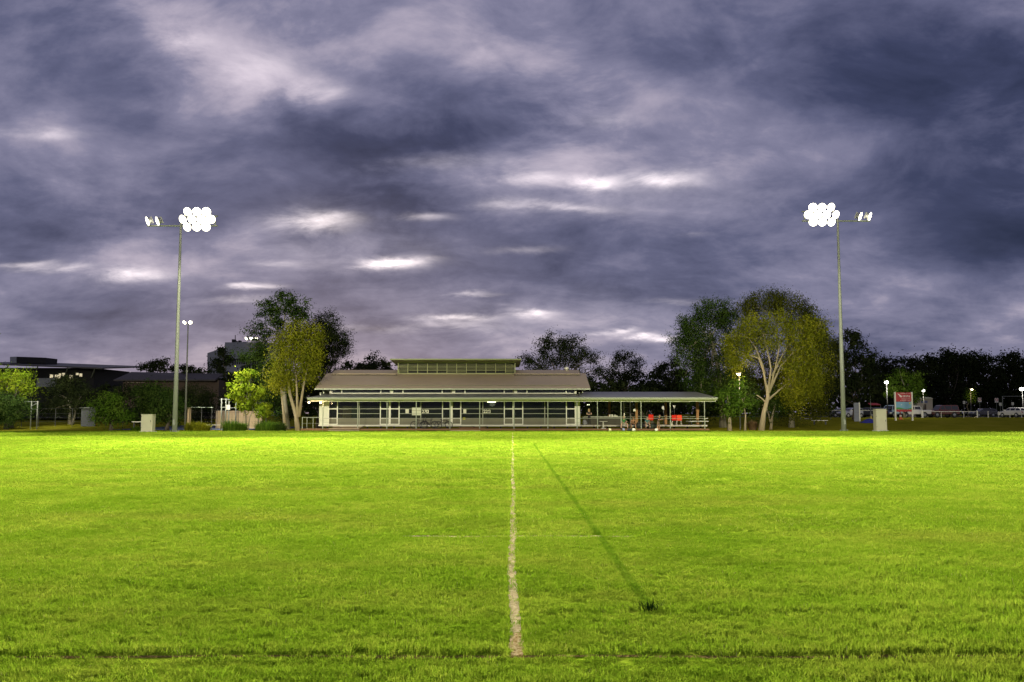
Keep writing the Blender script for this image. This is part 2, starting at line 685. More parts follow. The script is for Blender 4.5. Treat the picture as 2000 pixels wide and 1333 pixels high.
ly = np.concatenate([np.arange(7.75, 20, .12), np.arange(20, 87, .6)])
tag(wavy_strip('centre_line', [(line_x(y), y) for y in ly], .094, M_LINE, .006, .16, 3), kind='structure')
tag(wavy_strip('line_end', [(line_x(y), y) for y in np.arange(7.02, 7.76, .06)], .11, noise_mix_mat('soiled_line', [(.40, (.14, .085, .03)), (.62, (.34, .28, .17))], 22, detail=7, rough=.7, bump=.8, bscale=60), .0055, .2, 8), kind='structure')
tag(wavy_strip('cross_mark', [(x, 13.72 + .02 * math.sin(x * 3)) for x in np.arange(-1.65, 1.95, .12)], .12, M_LINE, .005, .35, 4), kind='structure')
tag(wavy_strip('soil_rut', [(x, 7.0 + .015 * math.sin(x * 2.3)) for x in np.arange(-5.2, 5.3, .15)], .07, M_SOIL, .004, .5, 5), kind='structure')

# ------------------------------------------------------------------ grass: tufts of blades scattered on points
def grass_mat(name, c0, c1, c2, trans, line=True):
    m = bpy.data.materials.new(name)
    m.use_nodes = True
    N, L = m.node_tree.nodes, m.node_tree.links
    N.remove(N['Principled BSDF'])
    b = N.new('ShaderNodeBsdfDiffuse')
    g = N.new('ShaderNodeNewGeometry')
    n1 = N.new('ShaderNodeTexNoise')
    n1.inputs['Scale'].default_value = .55
    n1.inputs['Detail'].default_value = 6
    n1.inputs['Roughness'].default_value = .65
    L.new(g.outputs['Position'], n1.inputs['Vector'])
    oi = N.new('ShaderNodeObjectInfo')
    mm = N.new('ShaderNodeMath')
    mm.operation = 'MULTIPLY_ADD'
    mm.inputs[1].default_value = .30
    L.new(oi.outputs['Random'], mm.inputs[0])
    sb = N.new('ShaderNodeMath')
    sb.operation = 'SUBTRACT'
    sb.inputs[1].default_value = .15
    L.new(n1.outputs[0], sb.inputs[0])
    L.new(sb.outputs[0], mm.inputs[2])
    r = N.new('ShaderNodeValToRGB')
    e = r.color_ramp.elements
    e[0].position, e[0].color = .28, (*c0, 1)
    e[1].position, e[1].color = .72, (*c2, 1)
    k = e.new(.5)
    k.color = (*c1, 1)
    L.new(mm.outputs[0], r.inputs[0])
    # duller, drier drifts across the field
    st = N.new('ShaderNodeVectorMath')
    st.operation = 'MULTIPLY'
    st.inputs[1].default_value = (.10, .42, 1)
    L.new(g.outputs['Position'], st.inputs[0])
    n3 = N.new('ShaderNodeTexNoise')
    n3.inputs['Scale'].default_value = 1.0
    n3.inputs['Detail'].default_value = 5
    n3.inputs['Roughness'].default_value = .6
    L.new(st.outputs[0], n3.inputs['Vector'])
    mr_ = N.new('ShaderNodeMapRange')
    mr_.inputs[1].default_value = .50
    mr_.inputs[2].default_value = .72
    mr_.inputs[4].default_value = .50
    L.new(n3.outputs[0], mr_.inputs[0])
    dry = N.new('ShaderNodeMix')
    dry.data_type = 'RGBA'
    L.new(mr_.outputs[0], dry.inputs[0])
    L.new(r.outputs[0], dry.inputs[6])
    dry.inputs[7].default_value = (.19, .185, .030, 1)
    colr = dry.outputs[2]
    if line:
        # a narrow strip of darker green running down the field
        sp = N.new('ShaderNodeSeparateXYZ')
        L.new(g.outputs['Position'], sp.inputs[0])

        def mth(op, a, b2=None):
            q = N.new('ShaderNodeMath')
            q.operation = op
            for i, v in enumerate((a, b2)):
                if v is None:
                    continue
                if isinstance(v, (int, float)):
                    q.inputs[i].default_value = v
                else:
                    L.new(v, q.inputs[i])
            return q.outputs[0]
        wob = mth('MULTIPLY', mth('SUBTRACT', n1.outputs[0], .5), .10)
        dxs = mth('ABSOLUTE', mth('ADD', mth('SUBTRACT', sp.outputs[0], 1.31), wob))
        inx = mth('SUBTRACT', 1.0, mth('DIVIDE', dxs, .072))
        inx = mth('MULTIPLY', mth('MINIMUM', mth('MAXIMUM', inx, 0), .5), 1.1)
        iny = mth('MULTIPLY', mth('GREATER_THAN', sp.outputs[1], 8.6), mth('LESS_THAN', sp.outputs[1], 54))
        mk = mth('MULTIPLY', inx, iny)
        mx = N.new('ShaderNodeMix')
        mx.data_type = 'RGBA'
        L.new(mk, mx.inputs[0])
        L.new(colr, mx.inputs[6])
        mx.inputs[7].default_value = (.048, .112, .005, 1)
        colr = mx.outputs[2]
    L.new(colr, b.inputs['Color'])
    t = N.new('ShaderNodeBsdfTranslucent')
    L.new(colr, t.inputs['Color'])
    mx = N.new('ShaderNodeMixShader')
    mx.inputs[0].default_value = trans
    L.new(b.outputs[0], mx.inputs[1])
    L.new(t.outputs[0], mx.inputs[2])
    L.new(mx.outputs[0], N['Material Output'].inputs['Surface'])
    MATS[name] = m
    return m


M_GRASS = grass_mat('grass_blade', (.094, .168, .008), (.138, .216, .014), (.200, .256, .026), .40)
M_STRAW_GLINT = mat('straw_glint_blade', (.36, .36, .12), .8, var=.3, spec=0.0)  # pale dry blades whose light colour also stands for glints in the grass


def tuft_mesh(name, n, rad, h0, h1, w, seed, straw_glint=0.0):
    rg = np.random.default_rng(seed)
    V, Fq, mi = [], [], []
    for i in range(n):
        a = rg.uniform(0, 2 * PI)
        r = rad * math.sqrt(rg.uniform())
        bx, by = r * math.cos(a), r * math.sin(a)
        h = rg.uniform(h0, h1)
        la = rg.uniform(0, 2 * PI)
        lean = rg.uniform(.15, .95) * h
        fx_, fy_ = math.cos(la), math.sin(la)
        wx, wy = -fy_ * w / 2, fx_ * w / 2
        k = len(V)
        for t, ww in ((0, .8), (.5, 1.0)):
            x, y, z = bx + fx_ * lean * t * t, by + fy_ * lean * t * t, h * t * (1 - .15 * t)
            V += [(x - wx * ww, y - wy * ww, z), (x + wx * ww, y + wy * ww, z)]
        V.append((bx + fx_ * lean, by + fy_ * lean, h * .85))
        Fq += [(k, k + 1, k + 3, k + 2), (k + 2, k + 3, k + 4)]
        s = 1 if rg.uniform() < straw_glint else 0
        mi += [s, s]
    me = bpy.data.meshes.new(name)
    me.from_pydata(V, [], Fq)
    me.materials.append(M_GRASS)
    me.materials.append(M_STRAW_GLINT)
    me.polygons.foreach_set('material_index', mi)
    return me


TUFTS = bpy.data.collections.new('grass_tufts')      # not linked to the scene: only instanced
for i in range(6):
    ob = bpy.data.objects.new('tuft_%d' % i, tuft_mesh('tuft', 16, .055, .028, .052, .0048, 20 + i, .14 if i == 5 else .0))
    TUFTS.objects.link(ob)


def pnoise(x, y, s, seed):
    rg = np.random.default_rng(seed)
    out = np.zeros_like(x)
    for k in range(7):
        a = rg.uniform(0, 2 * PI)
        f = s * rg.uniform(.5, 2.0)
        out += np.sin((x * math.cos(a) + y * math.sin(a)) * f + rg.uniform(0, 6.28))
    return out / 7


def scatter_zone(y0, y1, dens, sxy, sz, seed):
    rg = np.random.default_rng(seed)
    hw = y1 * .60 + 1.5
    n = int((y1 - y0) * 2 * hw * dens)
    x = rg.uniform(-hw, hw, n)
    y = rg.uniform(y0, y1, n)
    keep = np.abs(x) < y * .60 + 1.5
    lx = .012 + .018 * np.sin(y * .9 + 1) * np.exp(-y / 40) + .012 * np.sin(y * .37) + .0005 * y
    edge = .058 * rg.uniform(.75, 1.15, n)
    keep &= ~((np.abs(x - lx) < edge + .025 * sxy * .4) & (y > 7.0) & (y < 86) & (rg.uniform(size=n) < .97))
    keep &= ~((np.abs(y - 7.0 - .015 * np.sin(x * 2.3)) < .06 * rg.uniform(.3, 1.6, n)) & (pnoise(x, y, 1.3, 77) > -.35))
    keep &= ~((np.abs(y - 13.70) < .10) & (x > -1.65) & (x < 1.9) & (rg.uniform(size=n) < .85))
    gapm = pnoise(x, y, 3.0, 91) + .6 * pnoise(x, y, 9.0, 92)
    keep &= ~((gapm > .62) & (rg.uniform(size=n) < .7))
    # ragged track across at 8.4 m
    rut = np.exp(-((y - 8.42 - .05 * np.sin(x * 1.7)) / .07) ** 2) * (pnoise(x, y, 2.2, 55) > -.15)
    keep &= ~(rg.uniform(size=n) < rut * .5)
    x, y = x[keep], y[keep]
    n = len(x)
    hgt = .92 + .36 * pnoise(x, y, 1.1, 93) + .24 * pnoise(x, y, 4.0, 94)
    tall = np.exp(-((y - 8.62 - .05 * np.sin(x * 1.7)) / .10) ** 2) * .28 + np.exp(-((y - 7.15) / .08) ** 2) * .22
    tall += sstep(8.4, 7.3, y) * sstep(6.3, 7.1, y) * .15 - np.exp(-((y - 6.8) / .14) ** 2) * .45 + sstep(1.5, 4, x) * sstep(13, 9, y) * .5
    hgt = np.clip(hgt + tall, .35, 2.6)
    sc = rg.uniform(.75, 1.3, n)
    idx = np.where(rg.uniform(size=n) < (.06 + .10 * (pnoise(x, y, .8, 95) > .3)) * (y < 18), 5, rg.integers(0, 5, n))
    S = np.stack([sc * sxy, sc * sxy, sc * sz * hgt], 1)
    Rz = np.stack([rg.normal(0, .08, n), rg.normal(0, .08, n), rg.uniform(0, 6.28, n)], 1)
    return np.stack([x, y, np.zeros(n)], 1), S, Rz, idx


ZONES = [(5.2, 9, 520, 1.0, 1.0), (9, 14, 330, 1.25, 1.05), (14, 22, 150, 1.8, 1.15), (22, 38, 48, 3.0, 1.3), (38, 62, 15, 5.0, 1.5), (62, FAR - .3, 5.5, 7.5, 1.7)]
zs = [scatter_zone(*z, 100 + i) for i, z in enumerate(ZONES)]
pts_, scl_, rot_, idx_ = [np.concatenate([z[k] for z in zs]) for k in range(4)]
me = bpy.data.meshes.new('field_grass')
me.vertices.add(len(pts_))
me.vertices.foreach_set('co', pts_.astype(np.float32).ravel())
for nm, tp, da in (('scl', 'FLOAT_VECTOR', scl_), ('rot', 'FLOAT_VECTOR', rot_)):
    me.attributes.new(nm, tp, 'POINT').data.foreach_set('vector', da.astype(np.float32).ravel())
me.attributes.new('idx', 'INT', 'POINT').data.foreach_set('value', idx_.astype(np.int32))
field_grass = bpy.data.objects.new('field_grass', me)
COL.objects.link(field_grass)
tag(field_grass, 'short lit grass of the playing field', 'grass', kind='stuff')
ng = bpy.data.node_groups.new('scatter', 'GeometryNodeTree')
ng.interface.new_socket('Geometry', in_out='INPUT', socket_type='NodeSocketGeometry')
ng.interface.new_socket('Geometry', in_out='OUTPUT', socket_type='NodeSocketGeometry')
gi, go = ng.nodes.new('NodeGroupInput'), ng.nodes.new('NodeGroupOutput')
ip = ng.nodes.new('GeometryNodeInstanceOnPoints')
ci = ng.nodes.new('GeometryNodeCollectionInfo')
ci.inputs['Collection'].default_value = TUFTS
ci.inputs['Separate Children'].default_value = True
ci.inputs['Reset Children'].default_value = True


def named(nm, tp):
    a = ng.nodes.new('GeometryNodeInputNamedAttribute')
    a.data_type = tp
    a.inputs['Name'].default_value = nm
    return a.outputs['Attribute']


er = ng.nodes.new('FunctionNodeEulerToRotation')
ng.links.new(named('rot', 'FLOAT_VECTOR'), er.inputs[0])
ng.links.new(gi.outputs[0], ip.inputs['Points'])
ng.links.new(ci.outputs[0], ip.inputs['Instance'])
ip.inputs['Pick Instance'].default_value = True
ng.links.new(named('idx', 'INT'), ip.inputs['Instance Index'])
ng.links.new(er.outputs[0], ip.inputs['Rotation'])
ng.links.new(named('scl', 'FLOAT_VECTOR'), ip.inputs['Scale'])
ng.links.new(ip.outputs[0], go.inputs[0])
md = field_grass.modifiers.new('scatter', 'NODES')
md.node_group = ng

# one coarse dark weed standing in the turf
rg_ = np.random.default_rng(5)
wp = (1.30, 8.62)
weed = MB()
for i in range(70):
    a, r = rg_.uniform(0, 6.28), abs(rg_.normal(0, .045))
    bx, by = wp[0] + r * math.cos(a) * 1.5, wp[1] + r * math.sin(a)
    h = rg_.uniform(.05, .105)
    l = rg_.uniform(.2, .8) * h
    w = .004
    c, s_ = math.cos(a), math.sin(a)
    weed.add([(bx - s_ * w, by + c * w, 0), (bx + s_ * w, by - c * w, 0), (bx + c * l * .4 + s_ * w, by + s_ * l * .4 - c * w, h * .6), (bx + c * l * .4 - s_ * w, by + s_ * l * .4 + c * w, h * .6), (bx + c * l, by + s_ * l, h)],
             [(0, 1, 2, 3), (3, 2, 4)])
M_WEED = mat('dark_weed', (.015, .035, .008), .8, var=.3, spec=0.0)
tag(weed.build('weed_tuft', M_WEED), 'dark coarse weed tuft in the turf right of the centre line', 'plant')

# ------------------------------------------------------------------ floodlight masts
M_GALV = mat('galvanised_steel', (.17, .18, .155), .55, .1, var=.15, scale=1.2, stretch=(1, 1, .25))
M_HOUSING = mat('lamp_housing', (.22, .22, .22), .5, .5)
M_LENS = mat('lamp_lens', (.9, .9, .85), .2, emit=(1, .93, .70), estr=9.0)
M_CONC = mat('concrete', (.36, .35, .32), .9, bump=.3)
M_DARKSTEEL = mat('dark_steel', (.07, .07, .07), .5, .4)


def spot(name, loc, target, power, size, blend, radius=.5, color=None, parent=None):
    l = bpy.data.lights.new(name, 'SPOT')
    l.energy = power * FLOOD
    l.spot_size = math.radians(size)
    l.spot_blend = blend
    l.shadow_soft_size = radius
    l.color = color or FLOOD_COL
    o = bpy.data.objects.new(name, l)
    o.location = loc
    o.rotation_euler = (Vector(target) - Vector(loc)).to_track_quat('-Z', 'Y').to_euler()
    COL.objects.link(o)
    return o


def point(name, loc, power, color=(1, .85, .6), radius=.1):
    l = bpy.data.lights.new(name, 'POINT')
    l.energy = power
    l.color = color
    l.shadow_soft_size = radius
    o = bpy.data.objects.new(name, l)
    o.location = loc
    COL.objects.link(o)
    return o


_h = MB()
_h.lathe((0, 0, 0), [(.001, .26), (.12, .25), (.24, .14), (.36, -.04), (.41, -.12), (.39, -.12)], 20, 'y')
_h.box(-.05, .05, .2, .34, -.3, .3)
_l = MB()
_l.lathe((0, 0, 0), [(.395, -.115), (.34, -.155), (.18, -.175), (.001, -.18)], 20, 'y')


def mesh_only(mb, name, m):
    o = mb.build(name, m)
    me = o.data
    bpy.data.objects.remove(o)
    return me


ME_HOUSING = mesh_only(_h, 'luminaire', M_HOUSING)
ME_LENS = mesh_only(_l, 'lens', M_LENS)


def lamp_head(parent, loc, tilt, yaw, scale=1.0):
    h = place('luminaire', ME_HOUSING, loc, parent)
    h.rotation_euler = (math.radians(tilt), 0, math.radians(yaw))
    h.scale = (scale,) * 3
    l = bpy.data.objects.new('lens', ME_LENS)
    COL.objects.link(l)
    l.parent = h
    return h


def mast(x, y, h, side, label, face=-1.0):
    """tall field mast; side = +1: the main cluster sits to the right of the pole; face = -1 looks back over the field towards the camera"""
    z0 = GZ(x, y)
    t = empty('floodlight_mast', (x, y, z0), label, 'floodlight', 'masts round the field')
    n = 12
    MB().tube([(x, y, z0), (x, y, z0 + h * .33), (x, y, z0 + h * .66), (x, y, z0 + h)], [.255, .205, .155, .11], n).build('pole', M_GALV, t, smooth=True)
    fl = MB().lathe((x, y, z0), [(.0001, .05), (.46, .05), (.46, .01), (.0001, .01)], 16).build('base_plate', M_GALV, t)
    bm_ = MB()
    bm_.tube([(0, 0, 0), (0, 0, .14)], .035, 6)
    mbolt = mesh_only(bm_, 'bolt', M_GALV)
    for k in range(6):
        a = k * PI / 3 + .3
        place('bolt', mbolt, (x + .38 * math.cos(a), y + .38 * math.sin(a), z0 + .05), fl)
    MB().box(x - .1, x + .1, y - .31, y - .25, z0 + .7, z0 + 1.25).build('access_hatch', M_GALV, t)
    zt = z0 + h
    MB().tube([(x - side * 3.4, y, zt - .25), (x + side * 3.75, y, zt - .25)], .08, 8).build('crossarm', M_GALV, t)
    MB().tube([(x + side * .2, y, zt + .75), (x + side * 3.75, y, zt + .75)], .07, 8).tube([(x + side * .25, y, zt - .25), (x + side * .25, y, zt + .75)], .06, 6).tube(
        [(x + side * 3.5, y, zt - .25), (x + side * 3.5, y, zt + .75)], .06, 6).build('upper_arm', M_GALV, t)
    cxw = x + side * 1.75
    for r_, nrow in enumerate((3, 4, 3)):  # rows and lamp size enlarged so the cluster's shape fills the lamps' glow
        for c_ in range(nrow):
            q = c_ - (nrow - 1) / 2
            lamp_head(t, (cxw + q * .92, y + face * .30, zt - .40 + .78 * r_), 24, 16 * q + (0 if face < 0 else 180), 1.12)
    MB().tube([(x + side * .25, y, zt + .1), (x + side * 3.5, y, zt + .1)], .06, 8).build('middle_arm', M_GALV, t)
    for k in range(2):
        lamp_head(t, (x - side * (2.15 + 1.0 * k), y + face * .3, zt + .2), 22, -side * 58 if face < 0 else 180 + side * 58, 1.15)
    return t, Vector((cxw, y + face * 1.6, zt + .2)), Vector((x - side * 2.9, y + face * 1.8, zt))


def field_floods(c, sd, s, k):
    """aims of one far mast: s = side of the field it stands on"""
    spot('flood_long', c, (s * 2, 27, 0), 9.6e5 * k, 60, 1.0)
    spot('flood_mid', c, (-s * 6, 68, 0), 1.5e5 * k, 80, 1.0)
    spot('flood_edge', c, (s * 36, 46, 0), 3.2e5 * k, 66, 1.0)
    spot('flood_outer', sd, (s * 66, 66, 0), 2.2e5 * k, 84, 1.0)
    spot('flood_down', c, (s * 26, 78, 0), 4.2e4 * k, 112, 1.0)
    spot('flood_cross', c, (s * 2, 78, 0), 7.0e4 * k, 52, 1.0)


t, c_, s_ = mast(PX(341, 90, 844), 90, 21.15, 1, 'tall floodlight mast left of the clubhouse, beside the bushes')
field_floods(c_, s_, -1, 1.35)
t, c_, s_ = mast(PX(1648, 93, 836), 93, 22.3, -1, 'tall floodlight mast right of the weeping trees, beside the parked cars')
field_floods(c_, s_, 1, 1.35)
# the pair on the near side of the field, behind the camera: they light the front of the clubhouse and the trees
for sx, nm in ((-1, 'left'), (1, 'right')):
    t, c_, s_ = mast(sx * 34.0, -7.0, 20.9, -sx, 'floodlight mast behind the camera on the near side, %s of the line' % nm, face=1.0)
    spot('flood_main', c_, (-sx * 6, 86, 3.0), 1.08e5, 58, 1.0)
    spot('flood_cross', c_, (sx * 32, 94, 7.0), 2.6e5, 38, 1.0)
    spot('flood_near', c_, (-sx * 2, 32, 0), 6.0e4, 60, 1.0)
    spot('flood_near_edge', c_, (sx * 24, 34, 0), 4.0e4, 66, 1.0)


# ------------------------------------------------------------------ clubhouse
M_ROOF = mat('tan_roof_sheet', (.37, .285, .185), .55, .0, var=.14, scale=.35, wave=('X', 6.0, .35), spec=.35)
M_ROOF2 = mat('grey_roof_sheet', (.080, .080, .072), .35, .0, var=.25, scale=.6, wave=('X', 4.2, .5), spec=.5)
M_WHITE = mat('white_frame', (.60, .58, .48), .5, var=.05)
M_CREAM = mat('cream_cladding', (.55, .55, .44), .6, var=.07, wave=('Z', 5.0, .25))
M_FASCIA = mat('olive_fascia', (.20, .215, .10), .55, var=.1)
M_POST = mat('painted_post', (.28, .30, .22), .5, .1, var=.08)
M_SPANDREL = mat('grey_green_panel', (.13, .12, .075), .6, var=.12, scale=2)
M_TIMBER = mat('brown_timber', (.15, .075, .03), .75, var=.35, scale=5, stretch=(.3, 3, 3), bump=.3)
M_TIMBER2 = mat('weathered_tread', (.27, .20, .13), .75, var=.25, scale=5, stretch=(.3, 3, 3))
M_DARK = mat('dark_void', (.02, .02, .018), .9)
M_INNER = mat('inner_wall', (.20, .19, .12), .8, color2=(.08, .08, .05), scale=.9, var=.3)
M_LOUVRE = mat('louvre_olive', (.30, .30, .12), .5, var=.1)
M_GLASS = glass_mat('window_glass', alpha=.42)
M_GLASS2 = glass_mat('clerestory_glass', (.03, .035, .035), .85, .05)
M_SOFFIT = mat('soffit', (.22, .235, .12), .7)

YE, YP, YW = 94.2, 94.9, 97.5         # eave, posts, glass wall
ch = empty('clubhouse', (PX(880, 97), 97, 0), 'long low pavilion with tan metal roof, louvred lantern and open deck end', 'building')


def cbox(name, px0, px1, Y0, Y1, z0, z1, m, parent=ch, ref=None, bevel=0.0):
    r = ref if ref is not None else Y0
    return MB().box(PX(px0, r), PX(px1, r), Y0, Y1, z0, z1).build(name, m, parent, bevel=bevel)


# floors, boardwalk, stumps
cbox('floor', 623, 1133, 97.2, 108, .46, .60, M_WHITE)
cbox('floor_edge_channel', 622, 1134, 97.12, 97.195, .50, .625, M_WHITE)
cbox('deck_floor', 1133.5, 1380, 96.4, 103.5, .46, .60, M_TIMBER2, ref=96.4)
cbox('deck_edge', 1133, 1381, 96.3, 96.395, .47, .625, mat('pale_deck_edge', (.40, .37, .29), .6))
mb = MB()
for px in range(640, 1380, 26):
    mb_ = MB().box(PX(px, 97.8) - .09, PX(px, 97.8) + .09, 97.7, 97.88, 0, .46)
    mb_.build('floor_stump', M_DARK, ch)
cbox('boardwalk', 588, 1385, 94.75, 97.1, .16, .24, M_TIMBER)
edges = [588, 631, 699, 756, 813, 879, 937, 1004, 1070, 1127, 1167, 1213, 1252, 1309, 1376, 1385]
for i in range(len(edges) - 1):
    cbox('boardwalk_fascia', edges[i] + .3, edges[i + 1] - .3, 94.68, 94.745, .07 + .01 * math.sin(i * 5), .25 + .012 * math.sin(i * 3.1), M_TIMBER)
# left landing with its rails
for px in (591, 600, 612):
    MB().tube([(PX(px, 95.6), 95.6, 0), (PX(px, 95.6), 95.6, 1.42)], .035, 8).build('landing_post', M_POST, ch)
MB().tube([(PX(590, 95.6), 95.6, 1.42), (PX(625, 95.6), 95.6, 1.42)], .03, 8).build('landing_rail', M_POST, ch)
MB().tube([(PX(590, 95.6), 95.6, .8), (PX(625, 95.6), 95.6, .8)], .012, 6).build('landing_rail', M_POST, ch)
# steps
for k, (a, b, z0, z1, y0, y1) in enumerate([(641, 701, 0.02, .11, 93.7, 94.3), (643, 702, .19, .31, 94.25, 94.66), (650, 708, .35, .46, 96.2, 97.05),
                                            (879, 938, .02, .10, 94.0, 94.6), (897, 948, .26, .36, 96.3, 97.05)]):
    cbox('step_tread', a, b, y0, y1, z0, z1, M_TIMBER2 if k != 4 else M_TIMBER)
# posts
POSTS = edges[1:-1]
for px in POSTS:
    MB().tube([(PX(px, YP), YP, .0), (PX(px, YP), YP, 3.2)], .052, 10).build('verandah_post', M_POST, ch)
# rails between the posts
for i in range(len(POSTS) - 1):
    a, b = PX(POSTS[i], YP), PX(POSTS[i + 1], YP)
    big = POSTS[i] >= 1120
    MB().tube([(a, YP, 1.33), (b, YP, 1.33)], .024 if big else .012, 8).build('rail', M_POST if big else M_DARKSTEEL, ch)
    MB().tube([(a, YP, .92), (b, YP, .92)], .010, 6).build('rail', M_DARKSTEEL, ch)
    MB().tube([(a, YP, .62), (b, YP, .62)], .010, 6).build('rail', M_DARKSTEEL, ch)
# eaves
cbox('gutter', 599, 1402, YE - .16, YE - .005, 3.405, 3.50, M_POST)
cbox('fascia', 600, 1401, YE + .0, YE + .05, 3.25, 3.41, M_FASCIA)
cbox('eave_beam', 606, 1398, YP - .06, YP + .06, 3.10, 3.235, M_WHITE)
cbox('soffit', 602, 1399, YE + .06, 97.4, 3.30, 3.33, M_SOFFIT)
# lower roof with hipped ends
zE, zW, zR = 3.51, 3.955, 4.22
xl0, xr0 = PX(597, YE), PX(1403, YE)
xl1, xm, xm2, xr1 = PX(640, 97.7), PX(1129, 97.7), PX(1137, 98.6), PX(1360, 98.6)
th = (0, 0, -.05)
lr = MB()
lr.slab([(xl0, YE, zE), (xm, YE, zE), (xm, 97.7, zW), (xl1, 97.7, zW)], th)
lr.slab([(xm + .003, YE, zE), (xr0, YE, zE), (xr1, 98.6, zR), (xm + .003, 98.6, zR)], th)
lr.slab([(xr0, YE, zE), (xr0, 103, zE), (xr1, 98.6, zR)], th)
lr.slab([(xr0, 103, zE), (xm, 103, zE), (xm, 98.6, zR), (xr1, 98.6, zR)], th)
lr.slab([(xl0, YE, zE), (xl1, 97.7, zW), (xl1, 104, zW), (xl0, 107, zE)], th)
lr.build('verandah_roof', M_ROOF2, ch)
# pavilion inner posts, beam and back rail
for px, Y in ((1243, 99.5), (1362, 99.5), (1300, 103), (1190, 103), (1362, 103), (1243, 103)):
    MB().box(PX(px, Y) - .14, PX(px, Y) + .14, Y - .14, Y + .14, .6, 3.3).build('timber_post', mat('orange_timber_post', (.26, .13, .04), .7, var=.25, scale=3, stretch=(3, 3, .4)), ch)
cbox('inner_beam', 1240, 1346, 99.2, 99.33, 3.02, 3.28, M_FASCIA)
MB().tube([(PX(1140, 102.6), 102.6, 1.5), (PX(1376, 102.6), 102.6, 1.5)], .03, 6).build('rail', M_POST, ch)

# walls
cbox('end_cladding', 623.5, 641, YW - .02, YW + .14, .63, 3.25, M_CREAM)
cbox('end_cladding', 1124.6, 1133, YW - .02, YW + .14, .63, 3.25, M_CREAM)
XL, XR = PX(623.5, YW), PX(1133, YW)
MB().box(XL, XL + .12, YW + .145, 107.5, .6, 4.1).build('side_wall', M_CREAM, ch)
MB().box(XR - .12, XR, YW + .145, 107.5, .6, 4.1).build('side_wall', M_CREAM, ch)
MB().box(XL + .13, XR - .13, 107.3, 107.5, .6, 6.0).build('back_wall', M_CREAM, ch)
MB().box(XL + .13, XR - .13, 102.4, 102.5, .605, 4.2).build('inner_partition', M_INNER, ch)
zT = PZ(799, YW)          # transom
zM = PZ(808.3, YW)
zS = PZ(817.6, YW)        # sill of the panels
z0, z1 = .632, 3.24


def bar(parent, px0, px1, za, zb, m=M_WHITE, y0=YW - .05, y1=YW + .06, name='frame_bar'):
    return MB().box(PX(px0, YW), PX(px1, YW), y0, y1, za, zb).build(name, m, parent)


def unit_org(px, z=.632):
    return Vector((PX(px, YW), YW, z)) - world_org(ch)


# door-like white framed units
for (a, b) in ((641, 660), (742, 761.3), (761.3, 780.6), (863.3, 882.2), (882.2, 901), (984, 1003), (1003, 1022), (1105.2, 1124.5)):
    u = bpy.data.objects.new('door', None)
    COL.objects.link(u)
    u.parent = ch
    u.location = unit_org(a)
    bar(u, a + .05, a + 2.0, z0, z1, name='frame_stile')
    bar(u, b - 2.0, b - .05, z0, z1, name='frame_stile')
    for za, zb in ((z0, z0 + .1), (zS - .05, zS + .05), (zT - .06, zT + .06)):
        bar(u, a + 2.0, b - 2.0, za, zb, y0=YW - .045)
    for za, zb, m in ((zS + .05, zT - .06, M_GLASS), (zT + .06, z1, M_GLASS)):
        bar(u, a + 2.0, b - 2.0, za, zb, m, YW - .005, YW + .01, name='pane')
    bar(u, a + 2.0, b - 2.0, z0 + .1, zS - .05, M_SPANDREL, YW - .01, YW + .02, name='lower_panel')
    MB().tube([(PX(a + 4, YW), YW - .09, zS + .35), (PX(a + 4, YW), YW - .09, zS + .6)], .018, 6).build('handle', M_DARKSTEEL, u)
# the wide glazed bays between
M_MULL = mat('grey_mullion', (.25, .25, .18), .5)
for (a, b, mid) in ((660, 742, 702), (780.6, 863.3, 822), (901, 984, 943), (1022, 1105.2, 1064)):
    u = bpy.data.objects.new('window', None)
    COL.objects.link(u)
    u.parent = ch
    u.location = unit_org(a)
    bar(u, mid - .8, mid + .8, z0, z1, M_MULL, name='mullion')
    for (p, q) in ((a + .1, mid - .8), (mid + .8, b - .1)):
        for za, zb in ((zS - .035, zS + .035), (zM - .03, zM + .03), (zT - .03, zT + .03)):
            bar(u, p, q, za, zb, M_MULL, YW - .03, YW + .04)
        for za, zb in ((zS + .035, zM - .03), (zM + .03, zT - .03), (zT + .03, z1)):
            bar(u, p, q, za, zb, M_GLASS, YW - .005, YW + .01, name='pane')
        bar(u, p, q, z0 + .01, zS - .035, M_SPANDREL, YW - .01, YW + .03, name='lower_panel')


def board(name, px0, px1, py0, py1, m, Y=YW + .05):
    o = MB().box(PX(px0, Y), PX(px1, Y), Y, Y + .02, PZ(py1, Y), PZ(py0, Y)).build(name, m, ch)
    return o


# notices, cupboards and blinds behind the glass
M_PAPER = mat('paper', (.62, .60, .47), .7, var=.06)
M_PAPER2 = mat('grey_board', (.50, .50, .38), .7, var=.1, scale=4)
M_TAN = mat('tan_cupboard', (.50, .34, .14), .6, var=.06)
board('cupboard', 669.5, 686.5, 793.5, 817.2, M_TAN)
board('shelf', 662, 669, 796, 817, mat('red_brown_shelf', (.22, .11, .05), .7, var=.4, scale=20))
board('blind', 687.5, 701, 794, 817, mat('grey_green_blind', (.20, .22, .15), .7))
board('notice', 792, 798.6, 799.6, 808.8, M_PAPER, YW - .03)
board('poster', 804.6, 822.5, 796.7, 811.5, M_PAPER2, YW - .06)
for py in (802, 808.6):
    board('poster_line', 804.8, 822.3, py, py + .6, M_SPANDREL, YW - .064)
board('notice', 798, 809, 790, 798, mat('green_notice', (.13, .15, .02), .7))
board('notice', 905, 910.6, 800, 808.8, M_PAPER, YW - .03)
board('blind', 905, 937, 791, 799, mat('pale_blue_blind', (.16, .17, .18), .6))
board('blind', 945, 983, 790, 817, mat('ochre_blind', (.12, .10, .04), .7))
board('notice', 904, 909, 816, 820, mat('yellow_notice', (.45, .42, .04), .6), YW - .03)
